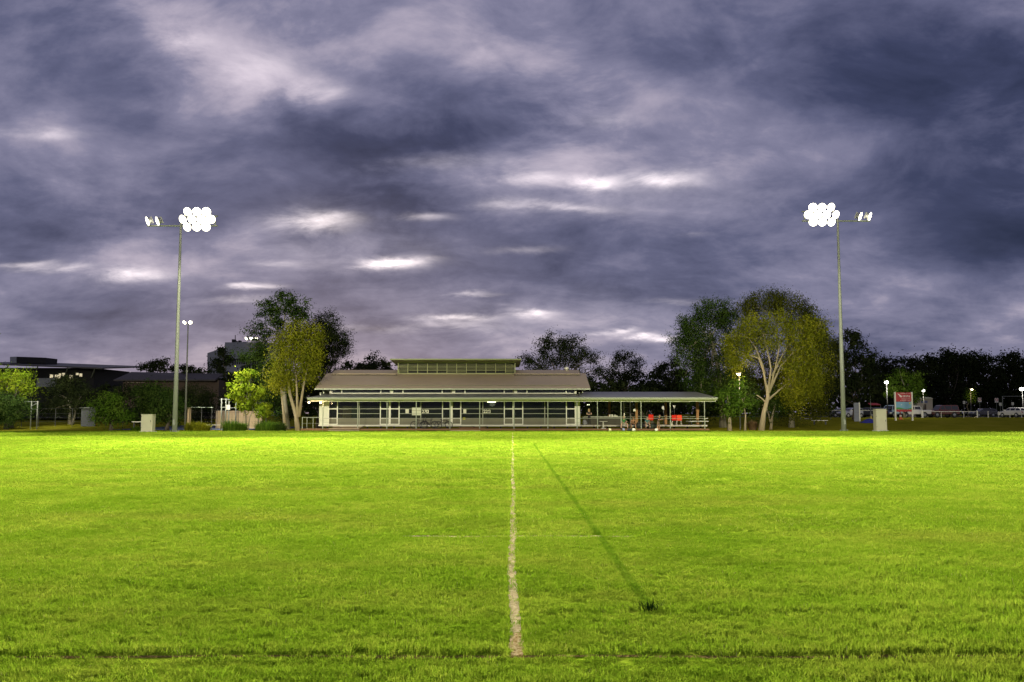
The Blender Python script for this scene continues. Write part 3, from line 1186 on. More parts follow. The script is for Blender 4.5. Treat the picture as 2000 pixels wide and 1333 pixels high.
for (a, b, py, tx) in ((824, 837.2, 804, '270'), (944, 957.8, 804.2, '226')):
    Y = YW - .035
    w_ = PX(b, Y) - PX(a, Y)
    fc = bpy.data.curves.new('window_lettering', 'FONT')
    fc.body = tx
    fc.size = .50
    fc.extrude = .004
    fc.offset = .012
    fc.space_character = .95
    fc.materials.append(M_PAPER)
    fo = bpy.data.objects.new('window_lettering', fc)
    COL.objects.link(fo)
    dg_ = bpy.context.evaluated_depsgraph_get()
    fm_ = bpy.data.meshes.new_from_object(fo.evaluated_get(dg_))
    bpy.data.objects.remove(fo)
    fo = bpy.data.objects.new('window_lettering', fm_)
    COL.objects.link(fo)
    fo.rotation_euler = (PI / 2, 0, 0)
    fo.parent = ch
    fo.location = Vector((PX(a, Y), Y, PZ(807, Y))) - world_org(ch)
    board('lettering_edge', b - 1.2, b, 801.2, 807, M_PAPER, Y)
    board('lettering_edge', b - 4.4, b, 806.6, 807.2, M_PAPER, Y)
    board('lettering_edge', b - 4.4, b, 801, 801.4, M_PAPER, Y)
# counter and shelves seen dimly inside
cbox('counter', 1026, 1100, 100, 100.6, .62, 1.45, M_TAN)
cbox('bench_top', 705, 738, 100, 100.7, 1.32, 1.38, M_PAPER)
cbox('counter', 790, 804, 98.4, 98.9, 1.3, 1.36, M_PAPER)
cbox('counter', 1050, 1062, 98.4, 98.9, 1.36, 1.44, M_PAPER)

# strip of high windows
YC = 97.75
zc0, zc1 = PZ(768.7, YC), PZ(758, YC)
segs = []
base = [(643, 648.7, 'w'), (648.7, 666, 'g'), (666, 668, 'w'), (668, 742, 'g'), (742, 744.4, 'w'), (744.4, 761.6, 'g')]
rep = [(761.6, 767.6, 'w'), (767.6, 785.5, 'g'), (785.5, 788, 'w'), (788, 862.4, 'g'), (862.4, 864.6, 'w'), (864.6, 880, 'g')]
segs = base + [(a + 121.2 * k, b + 121.2 * k, c) for k in range(3) for (a, b, c) in rep]
segs[-1] = (segs[-1][0], 1122, 'g')
segs.append((1122, 1126, 'w'))
cl = bpy.data.objects.new('clerestory', None)
COL.objects.link(cl)
cl.parent = ch
cl.location = Vector((PX(880, YC), YC, zc0)) - world_org(ch)
for a, b, k in segs:
    MB().box(PX(a, YC) + .001, PX(b, YC) - .001, YC + (-.05 if k == 'w' else 0), YC + .05, zc0 + .06, zc1).build('frame_panel' if k == 'w' else 'pane', M_WHITE if k == 'w' else M_GLASS2, cl)
MB().box(PX(643, YC), PX(1126, YC), YC - .06, YC + .06, zc0 - .04, zc0 + .058).build('sill', M_WHITE, cl)
MB().box(PX(643, YC), PX(1126, YC), YC + .1, YC + .15, zc0, zc1 + .3).build('backing', M_INNER, cl)

# main roof
Y1, Y2 = 96.85, 103.0
ze, zt = PZ(759.2, Y1), PZ(729.5, Y2)
XA, XB = PX(614.5, Y1, 759), PX(1153, Y1, 759)
mr = MB()
mr.slab([(XA, Y1, ze), (XB, Y1, ze), (XB, Y2, zt), (XA, Y2, zt)], (0, 0, -.09))
mr.slab([(XA, Y2 + .002, zt), (XB, Y2 + .002, zt), (XB, 110, ze - .3), (XA, 110, ze - .3)], (0, 0, -.09))
mr.build('main_roof', M_ROOF, ch)
MB().box(XA, XB, Y1 - .035, Y1 - .002, ze - .14, ze + .005).build('roof_edge', M_POST, ch)
for xx in (XA + .7, XB - .8):
    MB().slab([(xx, YC + .2, 4.0), (xx, 108.2, 4.0), (xx, 108.2, 4.4), (xx, Y2, zt - .12), (xx, YC + .2, PZ(758, YC))], (.1, 0, 0)).build('gable_wall', M_CREAM, ch)
# raised ridge strips either side of the lantern
for a, b in ((647, 776.5), (1004.5, 1133)):
    Ya, Yb = 102.1, 104.4
    za, zb = PZ(730.2, Ya), PZ(723, Yb)
    xa, xb = PX(a, Ya, 730), PX(b, Ya, 730)
    MB().slab([(xa, Ya, za), (xb, Ya, za), (xb, Yb, zb), (xa, Yb, zb)], (0, 0, -.09)).slab(
        [(xa, Yb + .002, zb), (xb, Yb + .002, zb), (xb, 106.6, za), (xa, 106.6, za)], (0, 0, -.09)).build('ridge_roof', M_ROOF, ch)
    MB().box(xa, xb, Ya + .01, Ya + .06, za - .2, za - .092).build('ridge_shadow_strip', M_DARK, ch)  # dark strip painted in as the shadow line below the ridge edge
    MB().box(xa + .3, xb - .3, Ya + .5, 106.2, zt - .35, za + .12).build('ridge_curb', M_DARK, ch)
# lantern
YLn = 102.7
lx0, lx1 = PX(777.5, YLn, 720), PX(1006, YLn, 720)
lz0, lz1 = PZ(731, YLn), PZ(709, YLn)
Yf = 100.6
rf = PZ(701.2, Yf)
xa, xb = PX(761.5, Yf, 702), PX(1018.5, Yf, 702)
MB().slab([(xa, Yf, rf), (xb, Yf, rf), (xb - .2, 107, lz1 - .2), (xa + .2, 107, lz1 - .2)], (0, 0, -.10)).build('lantern_roof', mat('lantern_roof_sheet', (.21, .205, .12), .5, var=.08), ch)
MB().box(xa, xb, Yf - .04, Yf - .003, rf - .13, rf + .01).build('lantern_fascia', M_FASCIA, ch)
MB().box(lx0 + .1, lx1 - .1, YLn + .25, 106.5, lz0 - .3, lz1 + .05).build('lantern_core', M_DARK, ch)
for xx in (lx0 - .05, lx1 - .06):
    MB().box(xx, xx + .11, YLn - .05, 106.5, lz0 - .3, lz1 + .1).build('lantern_cheek', M_FASCIA, ch)
MB().box(lx0, lx1, YLn - .04, YLn + .2, lz1 - .06, lz1 + .12).build('lantern_head', M_FASCIA, ch)
MB().box(lx0, lx1, YLn - .05, YLn + .2, lz0 - .04, lz0 + .05).build('lantern_sill', M_LOUVRE, ch)
NB = 12
bw = (lx1 - lx0) / NB
slat = mesh_only(MB().add([(.04, -.04, 0), (bw - .05, -.04, 0), (bw - .05, .10, .02), (.04, .10, .02), (.04, -.04, .03), (bw - .05, -.04, .03), (bw - .05, .10, .05), (.04, .10, .05)],
                          [(0, 3, 2, 1), (4, 5, 6, 7), (0, 1, 5, 4), (1, 2, 6, 5), (2, 3, 7, 6), (3, 0, 4, 7)]), 'slat', M_LOUVRE)
for i in range(NB):
    xx = lx0 + i * bw
    lv = MB().box(xx - .025, xx + .035, YLn - .06, YLn + .12, lz0 + .05, lz1 - .06).build('louvre_bay', M_LOUVRE, ch)
    nsl = 7
    for k in range(nsl):
        if i in (1, 2, 3, 4, 7, 8, 9, 10) and k in (1,):
            continue
        so = bpy.data.objects.new('slat', slat)
        COL.objects.link(so)
        so.parent = lv
        so.location = Vector((xx, YLn, lz0 + .07 + k * (lz1 - lz0 - .2) / nsl)) - world_org(ch)
MB().box(lx1 - .03, lx1 + .03, YLn - .06, YLn + .12, lz0 + .05, lz1 - .06).build('lantern_post', M_LOUVRE, ch)
# roof ventilator
vx, vy = PX(1106, 104.6, 722), 104.2
vz = PZ(724, vy)
MB().lathe((vx, vy, vz - .2), [(.12, 0), (.12, .3), (.24, .34), (.27, .46), (.18, .6), (.02, .63)], 12).build('roof_ventilator', M_WHITE, ch, smooth=True)
# eave lamps and the fluorescent tube
for px in (603.5, 626.5):
    b_ = P(px, 786.5, YE + .4)
    MB().lathe(b_, [(.001, -.09), (.07, -.06), (.09, 0), (.06, .07), (.03, .1)], 10).build('eave_lamp', mat('warm_bulb', (.9, .8, .6), emit=(1, .72, .38), estr=26), ch, smooth=True)
    point('eave_bulb', b_ - Vector((0, .15, .1)), 26, (1, .72, .4), .08)
b_ = P(960, 785.6, 95.6)
MB().tube([b_ - Vector((.45, 0, 0)), b_ + Vector((.45, 0, 0))], .045, 8).build('fluorescent_tube', mat('tube_glow', (.9, .9, .6), emit=(.95, 1, .62), estr=3.2), ch)
point('tube_light', b_ - Vector((0, 0, .15)), 18, (.95, 1, .7), .3)
# lamps under the pavilion roof
for px in (1148, 1151):
    b_ = P(px - .5, 791, 99)
    MB().ball(b_, .05, 8, 5).build('deck_lamp', mat('tube_glow', (1, 1, 1)), ch)

# ------------------------------------------------------------------ trees
M_BARK_PALE = mat('pale_paperbark', (.29, .235, .15), .85, var=.3, scale=4, stretch=(2, 2, .5), bump=.6, bscale=14)
M_BARK_GREY = mat('grey_bark', (.19, .17, .12), .85, var=.3, scale=4, stretch=(2, 2, .5), bump=.6, bscale=14)
M_BARK_DARK = mat('dark_bark', (.07, .055, .04), .9, var=.3, scale=4, stretch=(2, 2, .5), bump=.6, bscale=14)
LF_OLIVE = leaf_mat('olive_leaf', [(.085, .098, .008), (.155, .165, .013), (.26, .25, .018)], .25)
LF_GREEN = leaf_mat('deep_green_leaf', [(.018, .036, .008), (.032, .058, .012), (.055, .085, .016)], .25)
LF_DARK = leaf_mat('dark_leaf', [(.012, .018, .007), (.020, .028, .010), (.034, .042, .014)], .2)
LF_OLIVE2 = leaf_mat('dim_olive_leaf', [(.035, .042, .007), (.058, .066, .009), (.095, .10, .012)], .25)
LF_LIME = leaf_mat('lime_leaf', [(.09, .15, .010), (.15, .21, .012), (.24, .29, .02)], .40)
LF_MID = leaf_mat('mid_green_leaf', [(.035, .075, .008), (.06, .11, .012), (.10, .16, .02)], .3)


def leaves(clumps, n_per, sig, L0, L1, ratio, droop, rg, hang=0.0):
    """clumps: (n,3) centres; returns verts, quads, tint"""
    nC = len(clumps)
    N = nC * n_per
    c = np.repeat(clumps, n_per, axis=0)
    tint_c = rg.uniform(0, 1, nC)
    csz = np.repeat(rg.uniform(.65, 1.35, nC), n_per)[:, None]
    off = rg.normal(0, 1, (N, 3)) * sig * csz * np.array([1, 1, .72])
    if hang:
        off[:, 2] -= np.abs(rg.normal(0, 1, N)) * hang
    p = c + off
    # leaf faces turn outwards from their clump, long axis drooping
    nrm0 = off / (np.linalg.norm(off, axis=1)[:, None] + 1e-6) * 1.0 + rg.normal(0, 1, (N, 3)) * .28
    nrm0[:, 2] += .35
    nrm0 /= np.linalg.norm(nrm0, axis=1)[:, None]
    d = rg.normal(0, 1, (N, 3))
    d[:, 2] = d[:, 2] * (1 - droop) - droop * 1.6
    d -= nrm0 * np.sum(d * nrm0, axis=1)[:, None]
    d /= np.linalg.norm(d, axis=1)[:, None] + 1e-9
    s = np.cross(d, nrm0)
    L = rg.uniform(L0, L1, N)[:, None]
    W = L * ratio
    nrm = np.cross(d, s)
    fold = nrm * L * .12
    V = np.stack([p - d * L * .5, p + s * W * .5 + fold, p + d * L * .5, p - s * W * .5 + fold], 1).reshape(-1, 3)
    Q = np.arange(N * 4).reshape(-1, 4)
    tint = np.clip(np.repeat(tint_c, n_per) * .9 + rg.uniform(0, .1, N), 0, 1)
    return V, Q, np.repeat(tint, 4)


def lobe_points(lobe, n, rg, shell=.5):
    (c, rx, ry, rz) = lobe
    d = rg.normal(0, 1, (n, 3))
    d /= np.linalg.norm(d, axis=1)[:, None]
    r = (rg.uniform(shell ** 3, 1, n)) ** (1 / 3)
    wob = 1 + .20 * np.sin(d[:, 0] * 5 + c[0]) * np.cos(d[:, 2] * 4 + c[2] * 2) + .12 * np.sin(d[:, 2] * 9 + c[0] * 3) + .13 * (rg.uniform(size=n) > .9)
    p = d * (r * wob)[:, None] * np.array([rx, ry, rz])
    return p + np.array(c)


def curve_pts(a, b, bend, rg, n=5):
    a, b = Vector(a), Vector(b)
    L = (b - a).length
    side = Vector(rg.normal(0, 1, 3)) * L * bend
    out_ = []
    for i in range(n):
        t = i / (n - 1)
        p = a.lerp(b, t)
        k = math.sin(t * PI)
        out_.append(p + side * k + Vector((0, 0, L * .10 * k)))
    return out_


def tree(name, label, base, Y, lobes, leaf, bark, seed, stems=None, leafL=(.15, .26), ratio=.45, dens=1.1, droop=.3, hang=0.0, shell=.45, sig=.46,
         trunk_r=.22, depth=.8, twigs=4, group=None, cat='tree', dY=None, fork=.45, n_per=75, side_r=.55):
    """base: photo pixel x of the foot; lobes: (px, py, rx, ry[, y offset]) in photo pixels at distance Y"""
    rg = np.random.default_rng(seed)
    s = F / Y
    bx = PX(base, Y, 835)
    bz = GZ(bx, Y)
    t = empty(name, (bx, Y, bz), label, cat, group)
    L3 = []
    for lb in lobes:
        c = P(lb[0], lb[1], Y)
        yo = lb[4] if len(lb) > 4 else float(rg.uniform(-.3, .3)) * lb[2] / s
        rx, rz = lb[2] / s * .90, lb[3] / s * .90
        L3.append(((c.x, Y + yo, c.z), rx, max(.6, min(rx, rz * 1.3) * depth), rz))
    # woody part
    tr = MB()
    top = max(c[0][2] for c in L3)
    if stems is None:
        zf = bz + (min(c[0][2] for c in L3) - bz) * fork + .4
        stems = [[(bx, Y, bz), (bx + rg.normal(0, .12), Y, bz + (zf - bz) * .5), (bx + rg.normal(0, .2), Y, zf)]]
    else:
        stems = [[tuple(P(px, py, Y)) for (px, py) in stem] for stem in stems]
        for st in stems:
            if st[0][2] < bz + 1.2:
                st[0] = (st[0][0], st[0][1], GZ(st[0][0], st[0][1]) - .05)
    ends = []
    for k, st in enumerate(stems):
        n = len(st)
        r0 = trunk_r if k == 0 else trunk_r * side_r
        rad = [r0 * (1.35 if i == 0 else 1 - .45 * i / (n - 1)) for i in range(n)]
        tr.tube(st, rad, 9)
        ends.append((Vector(st[-1]), rad[-1]))
    br = MB()
    for (c, rx, ry, rz) in L3:
        e, r_ = min(ends, key=lambda q: (q[0] - Vector(c)).length)
        pts = curve_pts(e, c, .06, rg)
        nrad = [min(r_ * .75, .10) * (1 - .6 * i / 4) for i in range(5)]
        br.tube(pts, nrad, 6)
        for q in range(twigs):
            st_ = pts[2 + q % 3]
            tgt = lobe_points((c, rx, ry, rz), 1, rg, .6)[0]
            pp = curve_pts(st_, tgt, .08, rg, 4)
            br.tube(pp, [nrad[3] * .7, nrad[3] * .5, nrad[3] * .35, .012], 5)
    tr.build('trunk', bark, t, smooth=True)
    br.build('limbs', bark, t, smooth=True)
    # foliage
    cl_ = []
    larea = (leafL[0] + leafL[1]) / 2
    larea = larea * larea * ratio * .5
    for lb in L3:
        (c, rx, ry, rz) = lb
        area = PI * rx * rz
        n = max(6, int(area * 3.1 * dens / larea / n_per))
        cl_.append(lobe_points(lb, n, rg, shell))
    cl_ = np.concatenate(cl_)
    V, Q, T = leaves(cl_, n_per, sig, leafL[0], leafL[1], ratio, droop, rg, hang)
    V = V - np.array([bx, Y, bz])
    V[:, 2] = np.maximum(V[:, 2], .05)
    o = bpy.data.objects.new('crown', arr_mesh('crown', V, Q, leaf, T))
    COL.objects.link(o)
    o.parent = t
    return t


# --- clump left of the clubhouse
tree('eucalyptus_tree', 'tall dark green tree with umbrella crown rising behind the paperbark, left of clubhouse', 566, 106,
     [(555, 596, 46, 26), (525, 612, 24, 16), (590, 612, 22, 22), (507, 645, 26, 15), (488, 690, 26, 18), (515, 700, 28, 30), (520, 740, 30, 30), (540, 640, 20, 22), (535, 780, 28, 34), (512, 668, 20, 14)],
     LF_GREEN, M_BARK_GREY, 11, stems=[[(560, 838), (556, 790), (552, 720), (548, 660)]], dens=1.15, leafL=(.22, .34), trunk_r=.34, shell=.4)
tree('paperbark_tree', 'olive paperbark with pale forked trunks at the left end of the clubhouse', 582, 98,
     [(585, 652, 40, 26), (560, 676, 34, 34), (606, 676, 30, 36), (580, 640, 28, 16), (552, 712, 28, 34), (605, 712, 26, 30), (578, 700, 34, 30), (540, 738, 16, 24), (562, 742, 20, 18), (618, 650, 18, 22)],
     LF_OLIVE, M_BARK_PALE, 12, stems=[[(582, 840), (578, 812), (566, 770), (563, 745)], [(581, 816), (580, 770), (577, 715)], [(584, 814), (592, 760), (601, 715)], [(558, 838), (552, 790), (548, 750)]],
     dens=1.15, droop=.55, hang=.5, trunk_r=.24, shell=.35, side_r=.62)
tree('broadleaf_tree', 'dark tree leaning right behind the left gable of the clubhouse', 622, 112,
     [(632, 632, 26, 28), (655, 664, 28, 24), (640, 690, 30, 36), (628, 735, 26, 50), (668, 678, 16, 18), (645, 648, 24, 24), (615, 690, 26, 50), (600, 770, 30, 50)],
     LF_DARK, M_BARK_DARK, 13, dens=1.2, trunk_r=.3)
tree('small_tree', 'small lime green tree lit bright, beside the timber wall left of clubhouse', 478, 99.5,
     [(466, 757, 24, 20), (490, 768, 30, 22), (512, 786, 20, 18), (470, 780, 26, 18), (492, 795, 32, 14), (492, 731, 14, 7), (475, 735, 10, 8), (452, 762, 14, 16), (518, 806, 14, 14)],
     LF_LIME, M_BARK_GREY, 14, stems=[[(480, 832), (480, 815), (478, 800)], [(484, 832), (488, 815), (494, 802)]], dens=1.15, leafL=(.2, .32), trunk_r=.12, ratio=.6, shell=.3, sig=.34)
# --- behind the roof
tree('bushy_tree', 'small round dark tree showing just left of the roof lantern', 735, 132,
     [(733, 705, 18, 16), (742, 720, 26, 20), (715, 725, 20, 14), (700, 722, 16, 12), (755, 728, 18, 22), (690, 735, 40, 25), (735, 745, 40, 30)], LF_DARK, M_BARK_DARK, 15, leafL=(.3, .5))
tree('eucalyptus_tree', 'large dark eucalyptus with gappy crown behind the right half of the roof', 1090, 138,
     [(1088, 668, 34, 20), (1060, 682, 26, 20), (1120, 676, 22, 24), (1138, 698, 18, 22), (1026, 698, 11, 15), (1046, 712, 22, 14), (1085, 705, 26, 14), (1115, 715, 24, 20), (1160, 700, 13, 12), (1165, 722, 14, 12), (1065, 735, 40, 20), (1130, 740, 36, 22), (1100, 690, 20, 16)],
     LF_DARK, M_BARK_DARK, 16, dens=.95, leafL=(.22, .36), trunk_r=.35, fork=.7, shell=.2, sig=.6)
tree('eucalyptus_tree', 'dark upright eucalyptus right of the large one, behind the deck roof', 1222, 140,
     [(1218, 698, 20, 14), (1236, 712, 18, 20), (1204, 702, 10, 14), (1226, 734, 22, 18), (1196, 722, 16, 14), (1246, 735, 12, 20), (1180, 735, 18, 16), (1210, 745, 34, 20)],
     LF_DARK, M_BARK_DARK, 17, dens=.95, leafL=(.22, .36), fork=.7, shell=.2, sig=.55)
tree('sparse_tree', 'thin dark sapling tree with open twigs left of the weeping trees', 1308, 136,
     [(1288, 724, 10, 6), (1300, 716, 9, 7), (1318, 708, 14, 12), (1324, 730, 16, 14), (1302, 738, 10, 10), (1282, 735, 7, 6)], LF_DARK, M_BARK_DARK, 18, dens=.55, leafL=(.25, .4), fork=.8)
tree('dense_shrub', 'black mass of shrubs behind the open deck', 1260, 124,
     [(1160, 772, 40, 34), (1210, 775, 50, 32), (1270, 772, 50, 34), (1320, 765, 40, 40), (1345, 760, 30, 50), (1240, 800, 60, 20), (1180, 805, 50, 20), (1300, 800, 40, 16)], LF_DARK, M_BARK_DARK, 19, leafL=(.35, .55), cat='shrub', dens=1.4)
# --- weeping group right of the clubhouse
tree('weeping_tree', 'dark leaning tree on the left of the weeping group, above the deck roof end', 1402, 107,
     [(1345, 640, 30, 34), (1390, 606, 40, 28), (1372, 640, 40, 40), (1340, 684, 24, 34), (1420, 630, 26, 40), (1376, 690, 38, 40), (1360, 730, 36, 40), (1395, 745, 40, 50), (1425, 690, 26, 50), (1318, 662, 16, 14), (1440, 750, 30, 44), (1375, 790, 34, 30)],
     LF_GREEN, M_BARK_GREY, 21, stems=[[(1412, 838), (1410, 800), (1406, 740), (1392, 670)], [(1408, 770), (1400, 700), (1388, 660)]], dens=1.1, droop=.5, hang=.5, trunk_r=.36, shell=.35)
tree('weeping_tree', 'dark olive crown topping the weeping group, behind its pale branched tree', 1546, 106,
     [(1490, 588, 46, 26), (1540, 592, 40, 26), (1460, 602, 26, 26), (1585, 630, 28, 36), (1605, 665, 22, 40), (1600, 720, 34, 46), (1620, 690, 16, 40), (1590, 775, 26, 44), (1565, 620, 36, 34), (1515, 575, 34, 16), (1548, 790, 26, 36), (1480, 660, 40, 36, 1.5), (1510, 715, 50, 44, 2.0), (1530, 775, 40, 36, 1.5), (1455, 735, 34, 44, 1.5), (1565, 690, 40, 40)],
     LF_OLIVE2, M_BARK_GREY, 22, stems=[[(1546, 838), (1546, 800), (1545, 740), (1540, 660)]], dens=1.05, droop=.6, hang=.8, trunk_r=.3, shell=.35)
tree('weeping_tree', 'olive weeping tree with many pale branches and leaning trunk, front of the group', 1490, 98.5,
     [(1470, 628, 40, 24), (1445, 656, 28, 28), (1515, 625, 42, 24), (1560, 650, 38, 34), (1590, 690, 26, 40), (1432, 690, 18, 28), (1550, 712, 36, 34), (1500, 660, 30, 14), (1580, 735, 34, 44), (1455, 685, 20, 16), (1425, 660, 14, 16), (1600, 640, 18, 26), (1545, 760, 22, 34)],
     LF_OLIVE, M_BARK_PALE, 23,
     stems=[[(1487, 838), (1492, 806), (1500, 776), (1498, 752)], [(1499, 770), (1490, 715), (1477, 682), (1462, 660)], [(1500, 765), (1506, 720), (1498, 680), (1490, 650)], [(1502, 768), (1514, 720), (1522, 680), (1518, 650)],
            [(1503, 764), (1525, 715), (1548, 690), (1585, 668)], [(1502, 780), (1522, 762), (1540, 748)], [(1499, 790), (1487, 778), (1478, 772)], [(1508, 735), (1530, 690), (1545, 668)], [(1494, 730), (1482, 700), (1450, 690)]],
     dens=1.05, droop=.6, hang=.75, trunk_r=.28, shell=.45, twigs=9, side_r=.36)
tree('leafy_sapling', 'bright green leafy sapling under the weeping trees, beside the deck end', 1427, 98,
     [(1420, 772, 18, 22), (1432, 795, 22, 20), (1418, 800, 16, 16), (1450, 790, 20, 22), (1440, 765, 18, 18)], LF_MID, M_BARK_PALE, 24,
     stems=[[(1425, 838), (1425, 815), (1424, 795)], [(1455, 836), (1456, 812), (1452, 790)]], leafL=(.2, .34), trunk_r=.2, ratio=.6, dens=1.0)
tree('small_tree', 'thin pale trunked tree standing between the weeping trees', 1503, 101,
     [(1505, 790, 18, 20), (1520, 775, 22, 26), (1480, 800, 14, 18), (1470, 775, 22, 30)], LF_GREEN, M_BARK_PALE, 25, stems=[[(1505, 836), (1508, 815), (1514, 790)], [(1507, 822), (1500, 805), (1495, 790)]], trunk_r=.14, dens=.9, droop=.5, hang=.4)
# --- far right
tree('bushy_tree', 'dark rounded tree directly behind the right floodlight mast', 1668, 124,
     [(1664, 672, 28, 32), (1682, 696, 20, 28), (1640, 700, 26, 40), (1672, 720, 34, 30), (1650, 750, 40, 44), (1690, 745, 30, 30), (1610, 770, 30, 40)], LF_DARK, M_BARK_DARK, 31, leafL=(.3, .48), dens=1.1)
tree('lamplit_tree', 'tree lit green by the street lamp behind the red sign board', 1768, 136.3,
     [(1758, 742, 26, 28), (1782, 738, 22, 30), (1742, 762, 18, 20), (1770, 772, 30, 20), (1790, 765, 20, 26)], LF_MID, M_BARK_GREY, 32, leafL=(.3, .5), dens=1.0)
tree('lamplit_tree', 'small tree lit yellow under the distant street lamp', 1893, 182, [(1897, 768, 7, 7), (1892, 776, 6, 7), (1899, 779, 5, 5)], LF_MID, M_BARK_GREY, 33, leafL=(.2, .35), dens=.9, trunk_r=.08)
SKY_R = [(1715, 712, 26, 26, 'dark tree behind the street lamp right of the floodlight mast'), (1770, 712, 30, 22, 'dark low crowned tree above the red sign board'), (1815, 705, 22, 22, 'dark tree above the second street lamp'),
         (1853, 696, 19, 24, 'pointed dark tree standing tallest on the far right skyline'), (1884, 700, 18, 24, 'dark tree just right of the tallest one on the far right skyline'),
         (1925, 705, 26, 24, 'broad dark tree on the far right skyline left of the frame edge'), (1975, 702, 30, 26, 'dark tree at the right edge of the frame')]
for k, (px, py, rx, ry, lab) in enumerate(SKY_R):
    tree('bushy_tree', lab, px, 196 + 3 * k, [(px, py, rx * .8, ry * .6), (px - rx * .5, py + ry * .6, rx * .8, ry), (px + rx * .5, py + ry * .5, rx * .8, ry), (px, py + ry * 1.8, rx * 1.4, ry * 1.3), (px, py + ry * 3.2, rx * 1.4, ry * 1.3)],
         LF_DARK, M_BARK_DARK, 40 + k, leafL=(.5, .85), dens=1.2, sig=1.0, group='trees on the far right skyline')
# --- left side
tree('bushy_tree', 'large bush lit bright green on top at the left edge of the frame', 22, 101,
     [(8, 748, 26, 22), (38, 750, 24, 22), (50, 740, 14, 16), (20, 738, 22, 14), (46, 768, 18, 16)], LF_LIME, M_BARK_DARK, 51, dens=1.1, ratio=.6, shell=.3)
tree('dense_shrub', 'darker lower half of the lit bush at the left edge, shade put in its leaf colour, behind the steel goal frame', 12, 99,
     [(10, 790, 30, 28), (40, 800, 24, 20), (-15, 790, 20, 30), (20, 815, 34, 16)], LF_GREEN, M_BARK_DARK, 52, dens=1.3, cat='shrub')  # shaded lower half of the bush above, shade put into darker leaves
tree('broadleaf_tree', 'dim brown green tree in front of the dark hall with lit windows', 137, 108,
     [(135, 752, 32, 22), (112, 775, 32, 26), (160, 775, 28, 28), (135, 795, 46, 22), (95, 800, 24, 20), (178, 790, 20, 26)], LF_DARK, M_BARK_GREY, 53, stems=[[(137, 838), (136, 815), (138, 790)], [(141, 836), (146, 812), (150, 790)]], dens=1.0)
tree('round_shrub', 'rounded green bush left of the pale cabinet, between the goal frame and the mast', 218, 97.5,
     [(218, 778, 20, 16), (205, 792, 24, 18), (232, 795, 22, 20), (215, 812, 34, 18), (245, 812, 14, 18), (192, 815, 14, 14)], LF_MID, M_BARK_DARK, 54, dens=1.2, cat='shrub', leafL=(.18, .3))
tree('round_shrub', 'tall green bush behind the pale cabinet on the left', 288, 103,
     [(292, 760, 24, 18), (275, 780, 24, 26), (300, 785, 24, 30), (280, 812, 28, 24), (310, 770, 18, 22)], LF_GREEN, M_BARK_DARK, 55, dens=1.2, cat='shrub', leafL=(.2, .32))
tree('round_shrub', 'dark round bush directly behind the foot of the left floodlight mast', 326, 97.5,
     [(328, 775, 20, 18), (318, 795, 22, 24), (340, 795, 20, 26), (326, 815, 28, 18)], LF_GREEN, M_BARK_DARK, 56, dens=1.3, cat='shrub', leafL=(.18, .3))
tree('bushy_tree', 'dim round tree behind the court fence, right of the left mast', 384, 112,
     [(380, 772, 30, 22), (400, 785, 24, 26), (362, 785, 20, 26), (385, 805, 36, 22)], LF_DARK, M_BARK_DARK, 57, dens=1.1)
tree('sparse_tree', 'open black tree on the skyline above the low hall roof', 308, 158,
     [(320, 708, 12, 9), (300, 712, 12, 8), (284, 718, 10, 6), (310, 722, 24, 8), (338, 720, 7, 5)], LF_DARK, M_BARK_DARK, 58, dens=.75, leafL=(.3, .45), fork=.9)
tree('eucalyptus_tree', 'black tree in front of the tall grey building', 436, 150,
     [(438, 688, 15, 9), (420, 708, 13, 8), (446, 704, 9, 7), (424, 722, 24, 9)], LF_DARK, M_BARK_DARK, 59, dens=.95, leafL=(.3, .5), fork=.9)
tree('bushy_tree', 'broad black tree between the left mast and the tall grey building', 380, 146,
     [(378, 728, 34, 14), (360, 745, 36, 24), (400, 748, 34, 24), (440, 752, 36, 26), (380, 780, 60, 26), (430, 785, 50, 26)], LF_DARK, M_BARK_DARK, 60, dens=1.2, leafL=(.35, .55))
tree('bushy_tree', 'black tree mass behind the lime green tree', 480, 128,
     [(470, 735, 34, 30), (505, 730, 30, 34), (470, 775, 50, 36), (520, 775, 40, 36), (560, 780, 34, 40)], LF_DARK, M_BARK_DARK, 61, dens=1.2, leafL=(.35, .55))
tree('dense_shrub', 'dark hedge below the low hall with lit louvres on the left', 235, 122,
     [(200, 772, 36, 22), (250, 770, 36, 20), (180, 795, 40, 24), (240, 795, 44, 24), (300, 775, 36, 24), (335, 785, 30, 28)], LF_DARK, M_BARK_DARK, 62, dens=1.2, leafL=(.3, .5), cat='shrub')

# the wood behind everything: one dark mass no one could count
rgw = np.random.default_rng(99)
WTOP = [(-200, 780), (0, 775), (340, 775), (420, 760), (700, 742), (1000, 742), (1180, 752), (1330, 752), (1400, 740), (1640, 735), (1760, 728), (1900, 722), (2200, 715)]
cl_ = []
Yw = 222
for px in np.arange(-200, 2220, 9):
    topy = np.interp(px, [a for a, b in WTOP], [b for a, b in WTOP]) + rgw.uniform(-6, 8) + 7 * math.sin(px * .043) + 5 * math.sin(px * .117 + 1)
    for py in np.arange(topy, 812, 11):
        c = P(px + rgw.uniform(-4, 4), py, Yw + rgw.uniform(-8, 8))
        cl_.append((c.x, c.y, c.z))
V, Q, T = leaves(np.array(cl_), 16, .9, .9, 1.7, .6, .2, rgw)
V[:, 2] = np.maximum(V[:, 2], 1.25)
o = bpy.data.objects.new('distant_wood', arr_mesh('distant_wood', V, Q, LF_DARK, T))
COL.objects.link(o)
tag(o, 'dark wood along the far edge of the grounds', 'wood', kind='stuff')


